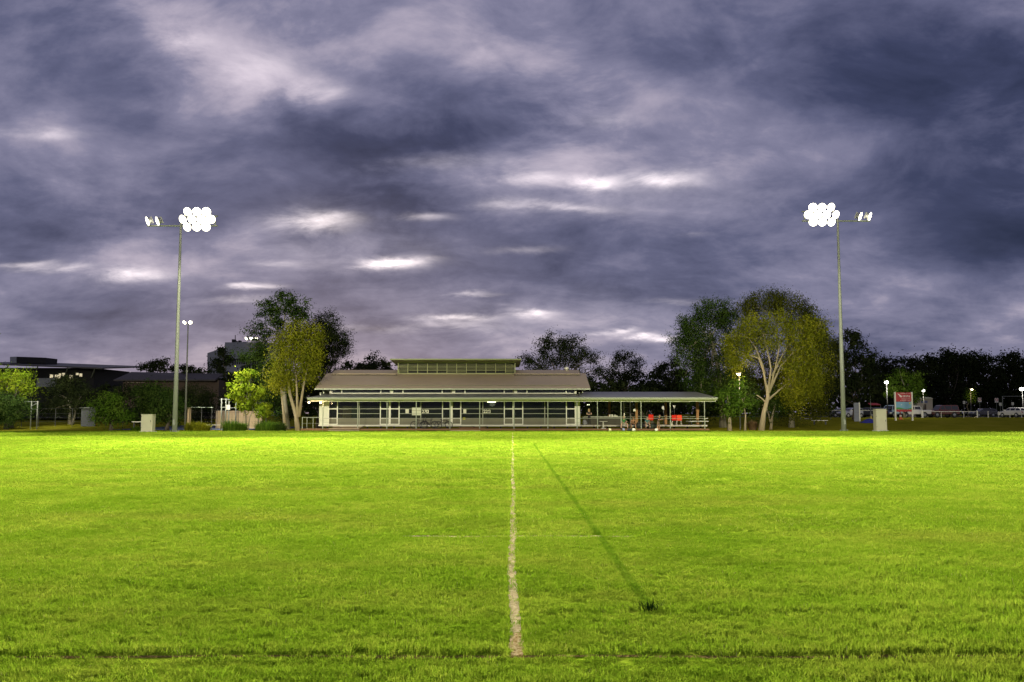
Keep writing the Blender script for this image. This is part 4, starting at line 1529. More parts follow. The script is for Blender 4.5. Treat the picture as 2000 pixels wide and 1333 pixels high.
def grass_clump(px, Y, rx, h, label, seed, m):
    rg = np.random.default_rng(seed)
    c = Vector((PX(px, Y, 835), Y, 0))
    c.z = GZ(c.x, c.y)
    n = 650
    h *= 1.45
    a = rg.uniform(0, 2 * PI, n)
    r = np.sqrt(rg.uniform(0, 1, n)) * rx * .75
    bx, by = r * np.cos(a), r * np.sin(a) * .7
    hh = h * rg.uniform(.35, 1.15, n) * (1 - .3 * r / rx)
    out_ = rg.uniform(.05, .55, n) * h * .9
    la = a + rg.normal(0, .6, n)
    dxy = np.stack([np.cos(la), np.sin(la)], 1)
    w = .022
    V = np.zeros((n, 6, 3))
    for k, t in enumerate((0, .55, 1.0)):
        px_ = bx + dxy[:, 0] * out_ * t * t
        py_ = by + dxy[:, 1] * out_ * t * t
        pz_ = hh * (t - .28 * t ** 3)
        ww = w * (1, .9, .15)[k]
        V[:, 2 * k] = np.stack([px_ - dxy[:, 1] * ww, py_ + dxy[:, 0] * ww, pz_], 1)
        V[:, 2 * k + 1] = np.stack([px_ + dxy[:, 1] * ww, py_ - dxy[:, 0] * ww, pz_], 1)
    i0 = np.arange(n)[:, None] * 6
    Q = np.concatenate([i0 + np.array([[0, 1, 3, 2]]), i0 + np.array([[2, 3, 5, 4]])])
    T = np.repeat(rg.uniform(0, 1, n), 6)
    o = bpy.data.objects.new('ornamental_grass', arr_mesh('ornamental_grass', V.reshape(-1, 3), Q, m, T))
    o.location = c
    COL.objects.link(o)
    tag(o, label, 'grass clump', 'grass clumps along the court')


grass_clump(380, 95, 1.3, 1.05, 'yellowish strappy grass clump right of the left mast foot', 1, LF_OLIVE)
grass_clump(396, 95.6, 1.0, .85, 'smaller yellowish grass clump beside the blue court gap', 2, LF_OLIVE)
grass_clump(452, 95, 1.15, 1.15, 'green strappy grass clump just right of the steel post frame', 3, LF_MID)
grass_clump(468, 95.4, .9, .95, 'green grass clump under the lime tree', 4, LF_MID)
grass_clump(520, 95, 1.5, 1.15, 'large green strappy grass clump between lime tree and paperbark', 5, LF_MID)
grass_clump(545, 95.5, 1.0, .9, 'dim grass clump left of the paperbark trunks', 6, LF_GREEN)
grass_clump(268, 94.5, .8, .5, 'low bright grass clump left of the pale cabinet foot', 7, LF_MID)
grass_clump(1470, 99.5, .5, 1.0, 'brown spiky plant left of the weeping tree trunk', 8, mat('brown_spike', (.12, .07, .03), .7))

# ------------------------------------------------------------------ cabinets by the masts
M_CAB = mat('beige_cabinet', (.34, .325, .235), .6, var=.12, scale=1.5)


def cabinet(px0, px1, py0, py1, Y, label):
    x0, x1 = PX(px0, Y, py1), PX(px1, Y, py1)
    z0_, z1_ = GZ((x0 + x1) / 2, Y), PZ(py0, Y)
    t = empty('switch_cabinet', ((x0 + x1) / 2, Y, z0_), label, 'cabinet', 'cabinets by the masts')
    MB().box(x0, x1, Y, Y + .8, z0_ + .08, z1_ - .05).build('body', M_CAB, t)
    MB().box(x0 - .03, x1 + .03, Y - .04, Y + .84, z1_ - .048, z1_).build('lid', M_CAB, t)
    MB().box(x0 - .12, x1 + .12, Y - .12, Y + .92, z0_ - .05, z0_ + .078).build('plinth', M_CONC, t)
    d = MB().box(x0 + .06, x1 - .06, Y - .018, Y - .002, z0_ + .15, z1_ - .12).build('door', M_CAB, t)
    MB().box(x1 - .16, x1 - .12, Y - .06, Y - .02, z0_ + 1.0, z0_ + 1.18).build('handle', M_DARKSTEEL, d)
    for zz in (.4, 1.5):
        MB().box(x0 + .03, x0 + .058, Y - .03, Y - .002, z0_ + zz, z0_ + zz + .1).build('hinge', M_DARKSTEEL, t)
    return t


cabinet(275, 296.5, 809.5, 845, 89.5, 'tall beige electrical cabinet left of the left floodlight mast')
cabinet(1712, 1732.5, 799, 836.5, 94.5, 'tall beige electrical cabinet right of the right floodlight mast')


# ------------------------------------------------------------------ steel post frames
def post_frame(pxs, py0, py1, Y, label, bars, ring=None):
    x0 = PX(sum(pxs) / len(pxs), Y)
    z0_ = GZ(x0, Y)
    t = empty('steel_frame', (x0, Y, z0_), label, 'frame')
    for px in pxs:
        x = PX(px, Y)
        MB().tube([(x, Y, GZ(x, Y)), (x, Y, PZ(py0, Y))], .065, 10).build('post', M_GALV, t, smooth=True)
    for (a, b, ya, yb) in bars:
        MB().tube([P(a, ya, Y), P(b, yb, Y)], .035, 8).build('crossbar', M_GALV, t)
    if ring:
        c = P(ring[0], ring[1], Y)
        MB().box(c.x - .22, c.x + .22, Y - .1, Y - .06, c.z - .12, c.z + .45).build('board', M_WHITE, t)
        n_ = 14
        MB().tube([(c.x + .22 * math.cos(2 * PI * k / n_), Y - .34 + .22 * math.sin(2 * PI * k / n_), c.z - .1) for k in range(n_ + 1)], .02, 6, False).build('hoop', M_GALV, t)
    return t


post_frame([61, 73], 783.5, 835, 99, 'steel goal frame of two posts in front of the left dark bush', [(46, 76, 785, 785), (62, 73, 799.5, 799.5), (62, 73, 793, 788)])
post_frame([432.5, 441], 778.5, 835, 98, 'pair of tall steel posts with crossbars left of the lime tree', [(430, 449, 780.5, 780.5), (430, 440, 796, 796)])
post_frame([447, 460.5], 783, 830, 103, 'shorter steel posts with small hoop behind the lime tree', [(447, 461, 797, 797)], ring=(446, 799))

# ------------------------------------------------------------------ court fence, timber wall
M_GREENSTEEL = mat('green_steel', (.10, .13, .09), .5, .3)
fz = empty('court_fence', (PX(395, 100), 100, 0), 'thin wire court fence with green top rail, between left mast and lime tree', 'fence')
for px in (373, 394, 414, 424, 466, 505, 520):
    MB().tube([(PX(px, 100), 100, 0), (PX(px, 100), 100, PZ(796 if px < 415 else 803, 100))], .03, 6).build('post', M_DARKSTEEL, fz)
MB().tube([P(373, 796, 100), P(416, 796, 100)], .028, 6).build('top_rail', mat('pale_green_rail', (.35, .42, .32), .5), fz)
MB().tube([P(416, 802, 100), P(520, 802, 100)], .015, 6).build('top_rail', M_DARKSTEEL, fz)
for py in (806, 815, 824, 832):
    MB().tube([P(373, py, 100.02), P(520, py, 100.02)], .006, 4).build('wire', M_DARKSTEEL, fz)
MB().tube([P(404, 830.5, 100.6), P(432, 830.5, 100.6)], .03, 6).build('kick_rail', M_WHITE, fz)
Yt = 106
tw = empty('timber_wall', (PX(450, Yt), Yt, 0), 'tan timber paling wall behind the lime tree', 'wall')
M_PALE = mat('tan_paling', (.34, .25, .15), .75, var=.2, scale=3, stretch=(3, 3, .3))
pal_w = (PX(512, Yt) - PX(422, Yt)) / 30
pal = mesh_only(MB().box(.008, pal_w - .008, 0, .03, 0, PZ(803, Yt)), 'paling', M_PALE)
for k in range(30):
    p_ = place('paling', pal, (PX(422, Yt) + k * pal_w, Yt + .004 * (k % 3), 0), tw)
    p_.scale = (1, 1, 1 + .012 * math.sin(k * 7))
MB().box(PX(422, Yt), PX(512, Yt), Yt + .045, Yt + .1, .5, .6).build('wall_rail', M_PALE, tw)
# tall light brown post by the fence
fp = MB().box(PX(366.5, 98), PX(371.5, 98), 98, 98.28, 0, PZ(796.5, 98)).build('fence_post', M_PALE)
tag(fp, 'square pale timber post at the left end of the court fence', 'post')

# wire fence along the left bank
fz = empty('field_fence', (PX(110, 103), 103, GZ(PX(110, 103), 103)), 'low dark wire fence along the bank on the far left', 'fence')
for px in range(10, 275, 33):
    x = PX(px, 103)
    MB().tube([(x, 103, GZ(x, 103)), (x, 103, PZ(798, 103))], .03, 6).build('post', M_DARKSTEEL, fz)
for py in (798.5, 808, 816, 824):
    MB().tube([P(0, py, 103), P(275, py, 103)], .010, 4).build('wire', M_DARKSTEEL, fz)
lb = empty('light_line_plank', (PX(268, 96), 96, 0), 'low white plank just left of the left cabinet, put in for a line of light', 'bench')
MB().box(PX(258, 96), PX(278, 96), 96, 96.35, PZ(825, 96), PZ(823.6, 96)).build('seat', M_WHITE, lb)  # white plank added in place of a straight line of light
for px in (261, 275):
    MB().box(PX(px, 96), PX(px, 96) + .08, 96.05, 96.3, 0, PZ(825.1, 96)).build('leg', M_DARKSTEEL, lb)
gw = MB().box(PX(159, 104), PX(186, 104), 104, 104.2, GZ(PX(170, 104), 104), PZ(797, 104))
gwo = empty('small_shed', (PX(172, 104), 104, .3), 'small grey shed behind the wire fence on the left', 'shed')
gw.build('wall', mat('grey_shed', (.07, .075, .08), .7), gwo)
MB().slab([(PX(158, 104), 103.7, PZ(797.5, 104)), (PX(187, 104), 103.7, PZ(797.5, 104)), (PX(187, 104), 106, PZ(796, 104)), (PX(158, 104), 106, PZ(796, 104))], (0, 0, .05)).build('roof', M_GALV, gwo)

# ------------------------------------------------------------------ buildings on the left
M_BLK = mat('black_cladding', (.006, .0055, .0055), .7, var=.15)
M_BROWNW = mat('brown_wall', (.06, .04, .03), .8)
M_GREYW = mat('grey_wall', (.24, .25, .27), .8, var=.1, scale=.3)
M_ROOFD = mat('dark_roof_sheet', (.028, .022, .02), .6, .0, wave=('X', 3.0, .4))
M_LITWIN = mat('lit_window', (.5, .45, .3), .6, emit=(1, .86, .55), estr=.62, var=.3)
Yb = 150
h1 = empty('hall', (PX(90, Yb), Yb, 1), 'black flat roofed hall with lit windows at the far left', 'building')
MB().box(PX(-60, Yb), PX(181, Yb), Yb, Yb + 14, 1, PZ(719, Yb)).build('wall', M_BLK, h1)
MB().slab([P(-70, 708.5, Yb - 3), P(199, 718.5, Yb - 3), P(199, 716.5, Yb - 3) + Vector((0, 18, 1)), P(-70, 706.5, Yb - 3) + Vector((0, 18, 1))], (0, 0, -.22)).build('roof', mat('grey_roof_edge', (.06, .055, .055), .6), h1)
for px in (14, 72, 131, 184):
    MB().tube([P(px - 6, 738, Yb - .2), P(px + 2.5, 716 - (131 - px) * .035, Yb - 2.6)], .10, 6).build('strut', M_GALV, h1)
MB().box(PX(70, Yb), PX(108, Yb), Yb - .1, Yb - .01, PZ(756, Yb), PZ(739, Yb)).build('pale_panel', M_GREYW, h1)
for (a, b, c, d) in ((95, 101, 732, 738.5), (105, 112, 732.5, 739), (112.5, 117, 730, 739), (119, 124, 729, 735), (134, 140, 733, 739), (146, 151, 729, 733), (153, 158, 730, 736)):
    MB().box(PX(a, Yb), PX(b, Yb), Yb - .08, Yb - .005, PZ(d, Yb), PZ(c, Yb)).build('window', M_LITWIN, h1)
MB().slab([P(20, 698, Yb + 2), P(33, 697, Yb + 2), P(89, 699, Yb + 2), P(88, 711, Yb + 2), P(20, 709.5, Yb + 2)], (0, 4, 0)).build('plant_room', M_BLK, h1)
MB().slab([P(19.5, 697.5, Yb + 1.9), P(32, 697, Yb + 1.9), P(32, 709.5, Yb + 1.9), P(19.5, 709, Yb + 1.9)], (0, .08, 0)).build('plant_room_end', M_GREYW, h1)
Yc2 = 140
h2 = empty('low_hall', (PX(290, Yc2), Yc2, 1), 'long low hall with dark hipped roof and pale louvres, behind the left mast', 'building')
MB().slab([P(222, 742, Yc2), P(235, 724.5, Yc2) + Vector((0, 4, 0)), P(345, 727, Yc2) + Vector((0, 4, 0)), P(420, 728, Yc2) + Vector((0, 4, 0)), P(420, 742, Yc2)], (0, 0, -.2)).build('roof', M_ROOFD, h2)
MB().box(PX(230, Yc2), PX(420, Yc2), Yc2 + 1.5, Yc2 + 9, 1, PZ(742, Yc2)).build('wall', M_BROWNW, h2)
for k, (a, b, py) in enumerate(((237, 281, 738.2), (237, 280, 741), (237, 277, 743.6), (237, 276, 746.4))):
    MB().box(PX(a, Yc2), PX(b, Yc2), Yc2 + .9, Yc2 + 1.0, PZ(py + 1.6, Yc2), PZ(py, Yc2)).build('louvre', mat('pinkish_louvre', (.22, .17, .14), .6), h2)
Yd = 175
h3 = empty('shade_roof', (PX(205, Yd), Yd, 1), 'pale pitched shade roof between the black hall and the low hall', 'building')
MB().slab([P(178, 738, Yd), P(188, 727, Yd), P(207, 726, Yd), P(215, 739, Yd)], (0, .3, 0)).build('pale_gable', mat('pale_blue_white', (.42, .46, .58), .6), h3)
MB().slab([P(207, 726, Yd + .4), P(232, 726.5, Yd + .4), P(225, 739.5, Yd + .4), P(215.5, 739, Yd + .4)], (0, .3, 0)).build('roof_side', M_GREYW, h3)
MB().box(PX(180, Yd), PX(226, Yd), Yd + .8, Yd + 5, 1, PZ(739, Yd)).build('wall', M_GREYW, h3)
Ye2 = 260
h4 = empty('tall_building', (PX(460, Ye2), Ye2, 1), 'tall grey stepped building far behind the trees on the left', 'building')
MB().box(PX(436, Ye2), PX(520, Ye2), Ye2, Ye2 + 20, 1, PZ(669, Ye2)).build('tower', M_GREYW, h4)
MB().slab([P(405, 690, Ye2 - .5), P(436, 680, Ye2 - .5), P(436, 745, Ye2 - .5), P(405, 745, Ye2 - .5)], (0, 15, 0)).build('wing', M_GREYW, h4)
for k in range(14):
    xx = PX(452 + k * 4.4, Ye2)
    MB().box(xx, xx + .3, Ye2 - .3, Ye2 - .01, PZ(712, Ye2), PZ(703, Ye2)).build('fin', M_BLK, h4)
MB().box(PX(452, Ye2), PX(515, Ye2), Ye2 - .2, Ye2 - .005, PZ(703, Ye2), PZ(701.5, Ye2)).build('band', M_BLK, h4)
for (a, b, c) in ((445, 450, 662), (451, 454, 665), (458, 461, 664), (466, 473, 667)):
    MB().box(PX(a, Ye2), PX(b, Ye2), Ye2 + 2, Ye2 + 4, PZ(669.5, Ye2), PZ(c, Ye2)).build('rooftop_plant', M_BLK, h4)
MB().tube([P(459.5, 669, Ye2 + 3), P(459.5, 655, Ye2 + 3)], .12, 5).build('aerial', M_BLK, h4)

# ------------------------------------------------------------------ street and court lamps
M_GLOW_C = mat('cool_lamp_glow', (.9, .9, .9), emit=(1, .96, .86), estr=14)
M_LAMPPOLE = mat('lamp_pole', (.10, .10, .095), .6, .1)
M_GLOW_W = mat('warm_lamp_glow', (.9, .8, .6), emit=(1, .78, .45), estr=14)


def street_lamp(px, py, Y, label, glow, power, col, arm=0.0, r=.09, head=.28, foot=None):
    c = P(px, py, Y)
    xb = c.x + arm
    z0_ = GZ(xb, Y) if foot is None else foot
    t = empty('street_lamp', (xb, Y, z0_), label, 'street lamp', 'lamps lit round the grounds')
    MB().tube([(xb, Y, z0_), (xb, Y, c.z + .12)], [r, r * .6], 8).build('pole', M_LAMPPOLE, t, smooth=True)
    h = MB().box(min(c.x, xb) - .22, max(c.x, xb) + .2, Y - .18, Y + .18, c.z + .05, c.z + .2).build('head', M_LAMPPOLE, t)
    MB().ball((c.x, Y - .05, c.z - .02), head * .85, 12, 8, (1.1, 1, .85)).build('lamp', glow, h, smooth=True)
    point('lamp_light', (c.x, Y - 1.0, c.z - .7), power * .4, col, .25)
    return t


street_lamp(1731, 747, 132, 'white street lamp on pole left of the red sign board', M_GLOW_C, 1500, (1, .95, .85), .05, head=.30)
street_lamp(1803, 763, 148, 'street lamp above the brown four wheel drive', M_GLOW_C, 900, (1, .9, .75), 0, head=.30)
street_lamp(1995, 760, 138, 'street lamp at the right edge above the white wagon', M_GLOW_C, 1100, (1, .95, .85), .1, head=.34)
street_lamp(1442, 731, 100.4, 'warm lamp shining among the weeping trees', M_GLOW_W, 1500, (1, .8, .5), .1, head=.24)
street_lamp(1898, 761, 180, 'small yellow street lamp above the little lit tree', M_GLOW_W, 500, (1, .75, .35), -.3, head=.22)


def court_light(px, py, Y, label, lamps, power, target, lit=True, foot_py=None, r=.09):
    c = P(px, py, Y)
    z0_ = GZ(c.x, Y)
    t = empty('court_light', (c.x, Y, z0_), label, 'floodlight')
    MB().tube([(c.x, Y, z0_), (c.x, Y, c.z)], [r * 1.3, r * .7], 8).build('pole', M_LAMPPOLE, t, smooth=True)
    w = .55 * len(lamps) / 2
    MB().tube([(c.x - w, Y, c.z), (c.x + w, Y, c.z)], .05, 6).build('crossarm', M_GALV, t)
    for k, yaw in enumerate(lamps):
        if lit:
            lamp_head(t, (c.x + (k - (len(lamps) - 1) / 2) * .6, Y - .2, c.z + .1), 35, yaw, .5)
        else:
            hh = place('luminaire', ME_HOUSING, (c.x + (k - (len(lamps) - 1) / 2) * .6, Y - .2, c.z + .1), t)
            hh.scale = (.6, .6, .6)
    if power:
        spot('court_beam', (c.x + 1.7, Y - .6, c.z - .2), target, power, 95, 1.0, .3, (1, .96, .78))
    return t


court_light(367.5, 632, 96.6, 'slim lit court light pole just right of the left mast', [-20, 20], 1.6e4, tuple(P(486, 775, 99)))
court_light(492, 663, 111, 'lit court lights on a pole half hidden by the tall tree', [-30, 0, 30], 1.0e4, tuple(P(480, 830, 102)))
court_light(-9, 652, 95, 'lit court light pole just beyond the left frame edge', [-15, 25], 9.0e3, tuple(P(25, 745, 99)))
court_light(655.5, 698, 118, 'unlit twin floodlight on a thin pole above the left gable', [0, 0], 0, None, lit=False, r=.05)

# ------------------------------------------------------------------ sign boards
Ys = 121
x0, x1 = PX(1748.5, Ys, 790), PX(1781.5, Ys, 790)
zg = GZ((x0 + x1) / 2, Ys)
sg = empty('sign_board', ((x0 + x1) / 2, Ys, zg), 'large red sign board with landscape picture on two white posts', 'sign')
M_SIGNRED = mat('sign_red', (.36, .035, .04), .5, var=.08, scale=2)
M_SIGNW = mat('sign_white', (.6, .55, .5), .5)
for x in (x0, x1):
    MB().box(x - .09, x + .09, Ys - .06, Ys + .12, zg, PZ(766, Ys)).build('post', M_WHITE, sg)
zz = [PZ(p, Ys) for p in (767, 784.8, 785.2, 800, 800.2, 804.5)]
MB().box(x0 + .09, x1 - .09, Ys - .02, Ys + .03, zz[1], zz[0]).build('red_panel', M_SIGNRED, sg)
MB().box(x0 + .09, x1 - .09, Ys - .02, Ys + .03, zz[5], zz[4]).build('red_panel', M_SIGNRED, sg)
pic = MB().box(x0 + .09, x1 - .09, Ys - .02, Ys + .03, zz[3], zz[2]).build('picture_panel', mat('picture_blue', (.10, .24, .36), .5, color2=(.22, .40, .50), scale=1.1), sg)
W_ = x1 - x0
# landscape in the picture: green hills, sun, small white house
hill = MB()
zb_ = zz[3] + .02
prev = []
for k in range(9):
    prev.append((x0 + .1 + (W_ - .2) * k / 8, Ys - .026, zb_ + .14 + .10 * math.sin(k * .8 + .6)))
hill.slab([(x0 + .1, Ys - .026, zb_), (x1 - .1, Ys - .026, zb_)] + prev[::-1], (0, .003, 0)).build('picture_hill', mat('picture_green', (.07, .26, .04), .5), pic)
MB().box(x1 - .42, x1 - .22, Ys - .027, Ys - .022, zz[2] - .34, zz[2] - .1).build('picture_sun', mat('picture_yellow', (.42, .42, .05), .5), pic)
MB().box(x0 + .75, x0 + .9, Ys - .027, Ys - .022, zz[2] - .45, zz[2] - .36).build('picture_mark', M_SIGNW, pic)
# white bird-like emblem and lines of lettering, too small to read
MB().slab([(x0 + .28, Ys - .026, zz[0] - .1), (x0 + .75, Ys - .026, zz[0] - .35), (x0 + .98, Ys - .026, zz[0] - .52), (x0 + .8, Ys - .026, zz[0] - .68), (x0 + .62, Ys - .026, zz[0] - .55), (x0 + .55, Ys - .026, zz[0] - .38)], (0, .003, 0)).build('emblem', M_SIGNW, sg)
rgs = np.random.default_rng(4)
for row, (zt_, x_a, hgt_) in enumerate(((.08, .75, .05), (.40, 1.05, .12), (.56, 1.05, .07), (.78, .85, .035), (.90, .85, .035), (1.06, .7, .05))):
    x = x0 + x_a
    while x < x1 - .28:
        w = rgs.uniform(.06, .2)
        MB().box(x, min(x + w, x1 - .2), Ys - .025, Ys - .0205, zz[0] - zt_ - hgt_, zz[0] - zt_).build('lettering', M_SIGNW, sg)
        x += w + .05
# grey slab sign
Yg = 119
gx0, gx1 = PX(1668, Yg), PX(1677.5, Yg)
zg = GZ(gx0, Yg)
gs = empty('slab_sign', (gx0, Yg, zg), 'blank grey slab sign with white edge right of the right mast', 'sign')
MB().box(gx0, gx1, Yg, Yg + .12, zg, PZ(787, Yg)).build('panel', mat('slab_grey', (.17, .18, .21), .6), gs)
MB().box(gx1 + .003, gx1 + .16, Yg - .03, Yg + .16, zg, PZ(786.5, Yg)).build('edge_post', M_WHITE, gs)
for k in range(4):
    zk = PZ(792 + 7 * k, Yg)
    MB().box(gx0 + .05, gx1 - .05, Yg - .006, Yg - .001, zk - .012, zk).build('groove', M_DARKSTEEL, gs)


def road_sign(px, py, Y, label, shape, m1, m2=None, r=.32, text=None):
    c = P(px, py, Y)
    z0_ = GZ(c.x, Y)
    t = empty('road_sign', (c.x, Y, z0_), label, 'road sign', 'road signs by the car park')
    MB().tube([(c.x, Y + .05, z0_), (c.x, Y + .05, c.z + r)], .035, 6).build('pole', M_GALV, t)
    if shape == 'round':
        MB().lathe((c.x, Y, c.z), [(.001, -.01), (r, -.01), (r, .02), (.001, .02)], 18, 'y').build('plate', m1, t)
    elif shape == 'tri':
        MB().slab([(c.x - r, Y, c.z + r * .8), (c.x, Y, c.z - r), (c.x + r, Y, c.z + r * .8)], (0, .03, 0)).build('plate', m1, t)
    else:
        MB().box(c.x - r * .8, c.x + r * .8, Y, Y + .03, c.z - r, c.z + r).build('plate', m1, t)
        n_ = 16
        if m2 is not None:
            MB().tube([(c.x + r * .55 * math.cos(2 * PI * k / n_), Y - .012, c.z + .1 + r * .55 * math.sin(2 * PI * k / n_)) for k in range(n_ + 1)], .045, 5, False).build('ring', m2, t)
    return t


M_SIGNR = mat('sign_ring_red', (.42, .03, .03), .5)
road_sign(1913.5, 781.5, 172, 'square speed sign with red ring, left of two beyond the fence', 'sq', M_WHITE, M_SIGNR, .42)
road_sign(1946.5, 782.3, 172, 'square speed sign with red ring, right of two beyond the fence', 'sq', M_WHITE, M_SIGNR, .42)
road_sign(1954, 790, 168, 'small pale sign plate under the speed signs', 'sq', M_PAPER2, None, .3)
road_sign(1978, 789, 168, 'small pale sign plate above the white wagon roof', 'sq', M_PAPER2, None, .28)
road_sign(1883, 786.5, 172, 'small pale sign plate left of the little lit tree', 'sq', M_PAPER2, None, .28)
road_sign(1296, 797, 113, 'round white sign seen through the open deck', 'round', M_WHITE, None, .22)
road_sign(1317, 795, 113, 'white triangular give way sign seen through the open deck', 'tri', M_WHITE, None, .22)
ht = empty('height_bar', (PX(1958, 160), 160, 1.2), 'thin steel height bar over the car park entry', 'frame')
MB().tube([(PX(1958, 160), 160, GZ(60, 160)), P(1958, 774, 160)], .06, 6).build('post', M_GALV, ht)
MB().tube([P(1957, 774.5, 160), P(2008, 774.5, 160)], .05, 6).build('crossbar', M_GALV, ht)
MB().tube([(PX(2008, 160), 160, GZ(60, 160)), P(2008, 774, 160)], .06, 6).build('post', M_GALV, ht)
# small beige building beyond the cars
Yk = 164
kb = empty('small_building', (PX(1810, Yk), Yk, 1.2), 'small beige block with blue window behind the parked cars', 'building')
MB().box(PX(1792, Yk), PX(1822, Yk), Yk, Yk + 6, 1.2, PZ(779, Yk)).build('wall', mat('beige_block', (.36, .32, .24), .8), kb)
MB().slab([P(1791, 779, Yk - .3), P(1801, 775.5, Yk - .3), P(1818, 776.5, Yk - .3), P(1823, 779, Yk - .3)], (0, 6, 0)).build('roof', M_PAPER2, kb)
MB().box(PX(1799, Yk), PX(1812, Yk), Yk - .05, Yk - .003, PZ(787.5, Yk), PZ(783, Yk)).build('window', mat('blue_window', (.10, .12, .20), .3), kb)
MB().box(PX(1803, Yk), PX(1809, Yk), Yk - .05, Yk - .003, 1.2, PZ(790, Yk)).build('door', M_BROWNW, kb)

# ------------------------------------------------------------------ white rail fence by the car park
Yf2 = 133.5
rfn = empty('rail_fence', (PX(1850, Yf2), Yf2, 1.2), 'white pipe rail fence in front of the brown four wheel drive', 'fence')
for px, r in ((1800, .045), (1838, .035), (1882, .035), (1908.5, .10), (1929.5, .06), (1950, .04), (1972, .05), (1995, .04)):
    x = PX(px, Yf2)
    MB().tube([(x, Yf2, GZ(x, Yf2)), (x, Yf2, PZ(803.5 if r < .09 else 802.3, Yf2))], r, 8).build('post', M_WHITE, rfn)
MB().tube([P(1797, 804.4, Yf2), P(1908, 804.4, Yf2)], .05, 8).build('rail', M_WHITE, rfn)
MB().tube([P(1909, 805, Yf2), P(2010, 805, Yf2)], .02, 8).build('rail', M_GALV, rfn)
for py in (808, 811.5):
    MB().tube([P(1797, py, Yf2), P(2010, py, Yf2)], .008, 4).build('wire', M_GALV, rfn)
x = PX(1676, 126)
f3 = empty('low_rail', (PX(1560, 124), 124, GZ(PX(1560, 124), 124)), 'low pale rail beyond the weeping trees, in front of the wet car park', 'fence')
for px in (1563, 1585, 1602, 1622, 1645, 1700, 1722):
    x = PX(px, 124)
    MB().tube([(x, 124, GZ(x, 124)), (x, 124, PZ(801, 124))], .04, 6).build('post', M_DARKSTEEL, f3)
MB().tube([P(1560, 802, 124), P(1735, 802, 124)], .03, 6).build('rail', M_WHITE, f3)
pb = empty('park_bench', (PX(1600, 112), 112, GZ(PX(1600, 112), 112)), 'low white plank seat beyond the weeping trees', 'bench')
MB().box(PX(1586, 112), PX(1616, 112), 112, 112.4, PZ(822.2, 112), PZ(821, 112)).build('seat', M_WHITE, pb)
for px in (1590, 1612):
    MB().box(PX(px, 112), PX(px, 112) + .1, 112.05, 112.35, GZ(PX(px, 112), 112), PZ(822.3, 112)).build('leg', M_DARKSTEEL, pb)

# ------------------------------------------------------------------ parked vehicles
M_TYRE = mat('tyre', (.015, .015, .015), .85)
M_RIM = mat('rim', (.40, .40, .38), .4, .6)
M_CARGLASS = mat('car_glass', (.012, .014, .016), .08, spec=.6)
M_LAMPW = mat('headlight_glass', (.55, .55, .5), .2)
M_LAMPR = mat('tail_light', (.30, .02, .02), .3)
M_BLACKTRIM = mat('black_trim', (.02, .02, .02), .6)
# side outlines, front at -x: body, cabin foot and top, all in metres
KINDS_CAR = {
    'fourwd': dict(L=4.7, W=1.85, body=[(-2.3, .50), (-2.33, .78), (-2.25, 1.02), (-1.05, 1.12), (2.3, 1.14), (2.35, .8), (2.3, .48), (-2.1, .42)],
                   cab=[(-1.15, 1.10), (-.62, 1.80), (-.35, 1.88), (2.05, 1.88), (2.22, 1.70), (2.30, 1.12)], wheels=(-1.42, 1.42), r=.38, mids=(-.05, 1.05)),
    'wagon': dict(L=4.7, W=1.82, body=[(-2.3, .42), (-2.34, .66), (-2.1, .86), (-1.0, .98), (2.25, 1.0), (2.33, .75), (2.28, .40), (-2.1, .33)],
                  cab=[(-1.1, .97), (-.35, 1.46), (.1, 1.53), (1.55, 1.50), (1.95, 1.40), (2.28, .99)], wheels=(-1.4, 1.35), r=.33, mids=(.1, 1.1)),
    'ute': dict(L=5.1, W=1.82, body=[(-2.5, .52), (-2.54, .84), (-2.4, 1.02), (-1.3, 1.12), (2.5, 1.14), (2.55, .75), (2.5, .50), (-2.3, .44)],
                cab=[(-1.4, 1.11), (-.85, 1.70), (-.6, 1.78), (.72, 1.78), (.92, 1.70), (1.02, 1.13)], wheels=(-1.6, 1.45), r=.38, mids=(-.1,)),
    'hatch': dict(L=4.1, W=1.72, body=[(-2.0, .40), (-2.05, .64), (-1.8, .84), (-.95, .95), (1.95, .97), (2.05, .7), (2.0, .38), (-1.8, .32)],
                  cab=[(-1.05, .94), (-.25, 1.40), (.15, 1.47), (1.2, 1.46), (1.55, 1.36), (1.97, .96)], wheels=(-1.25, 1.2), r=.30, mids=(.1,)),
}


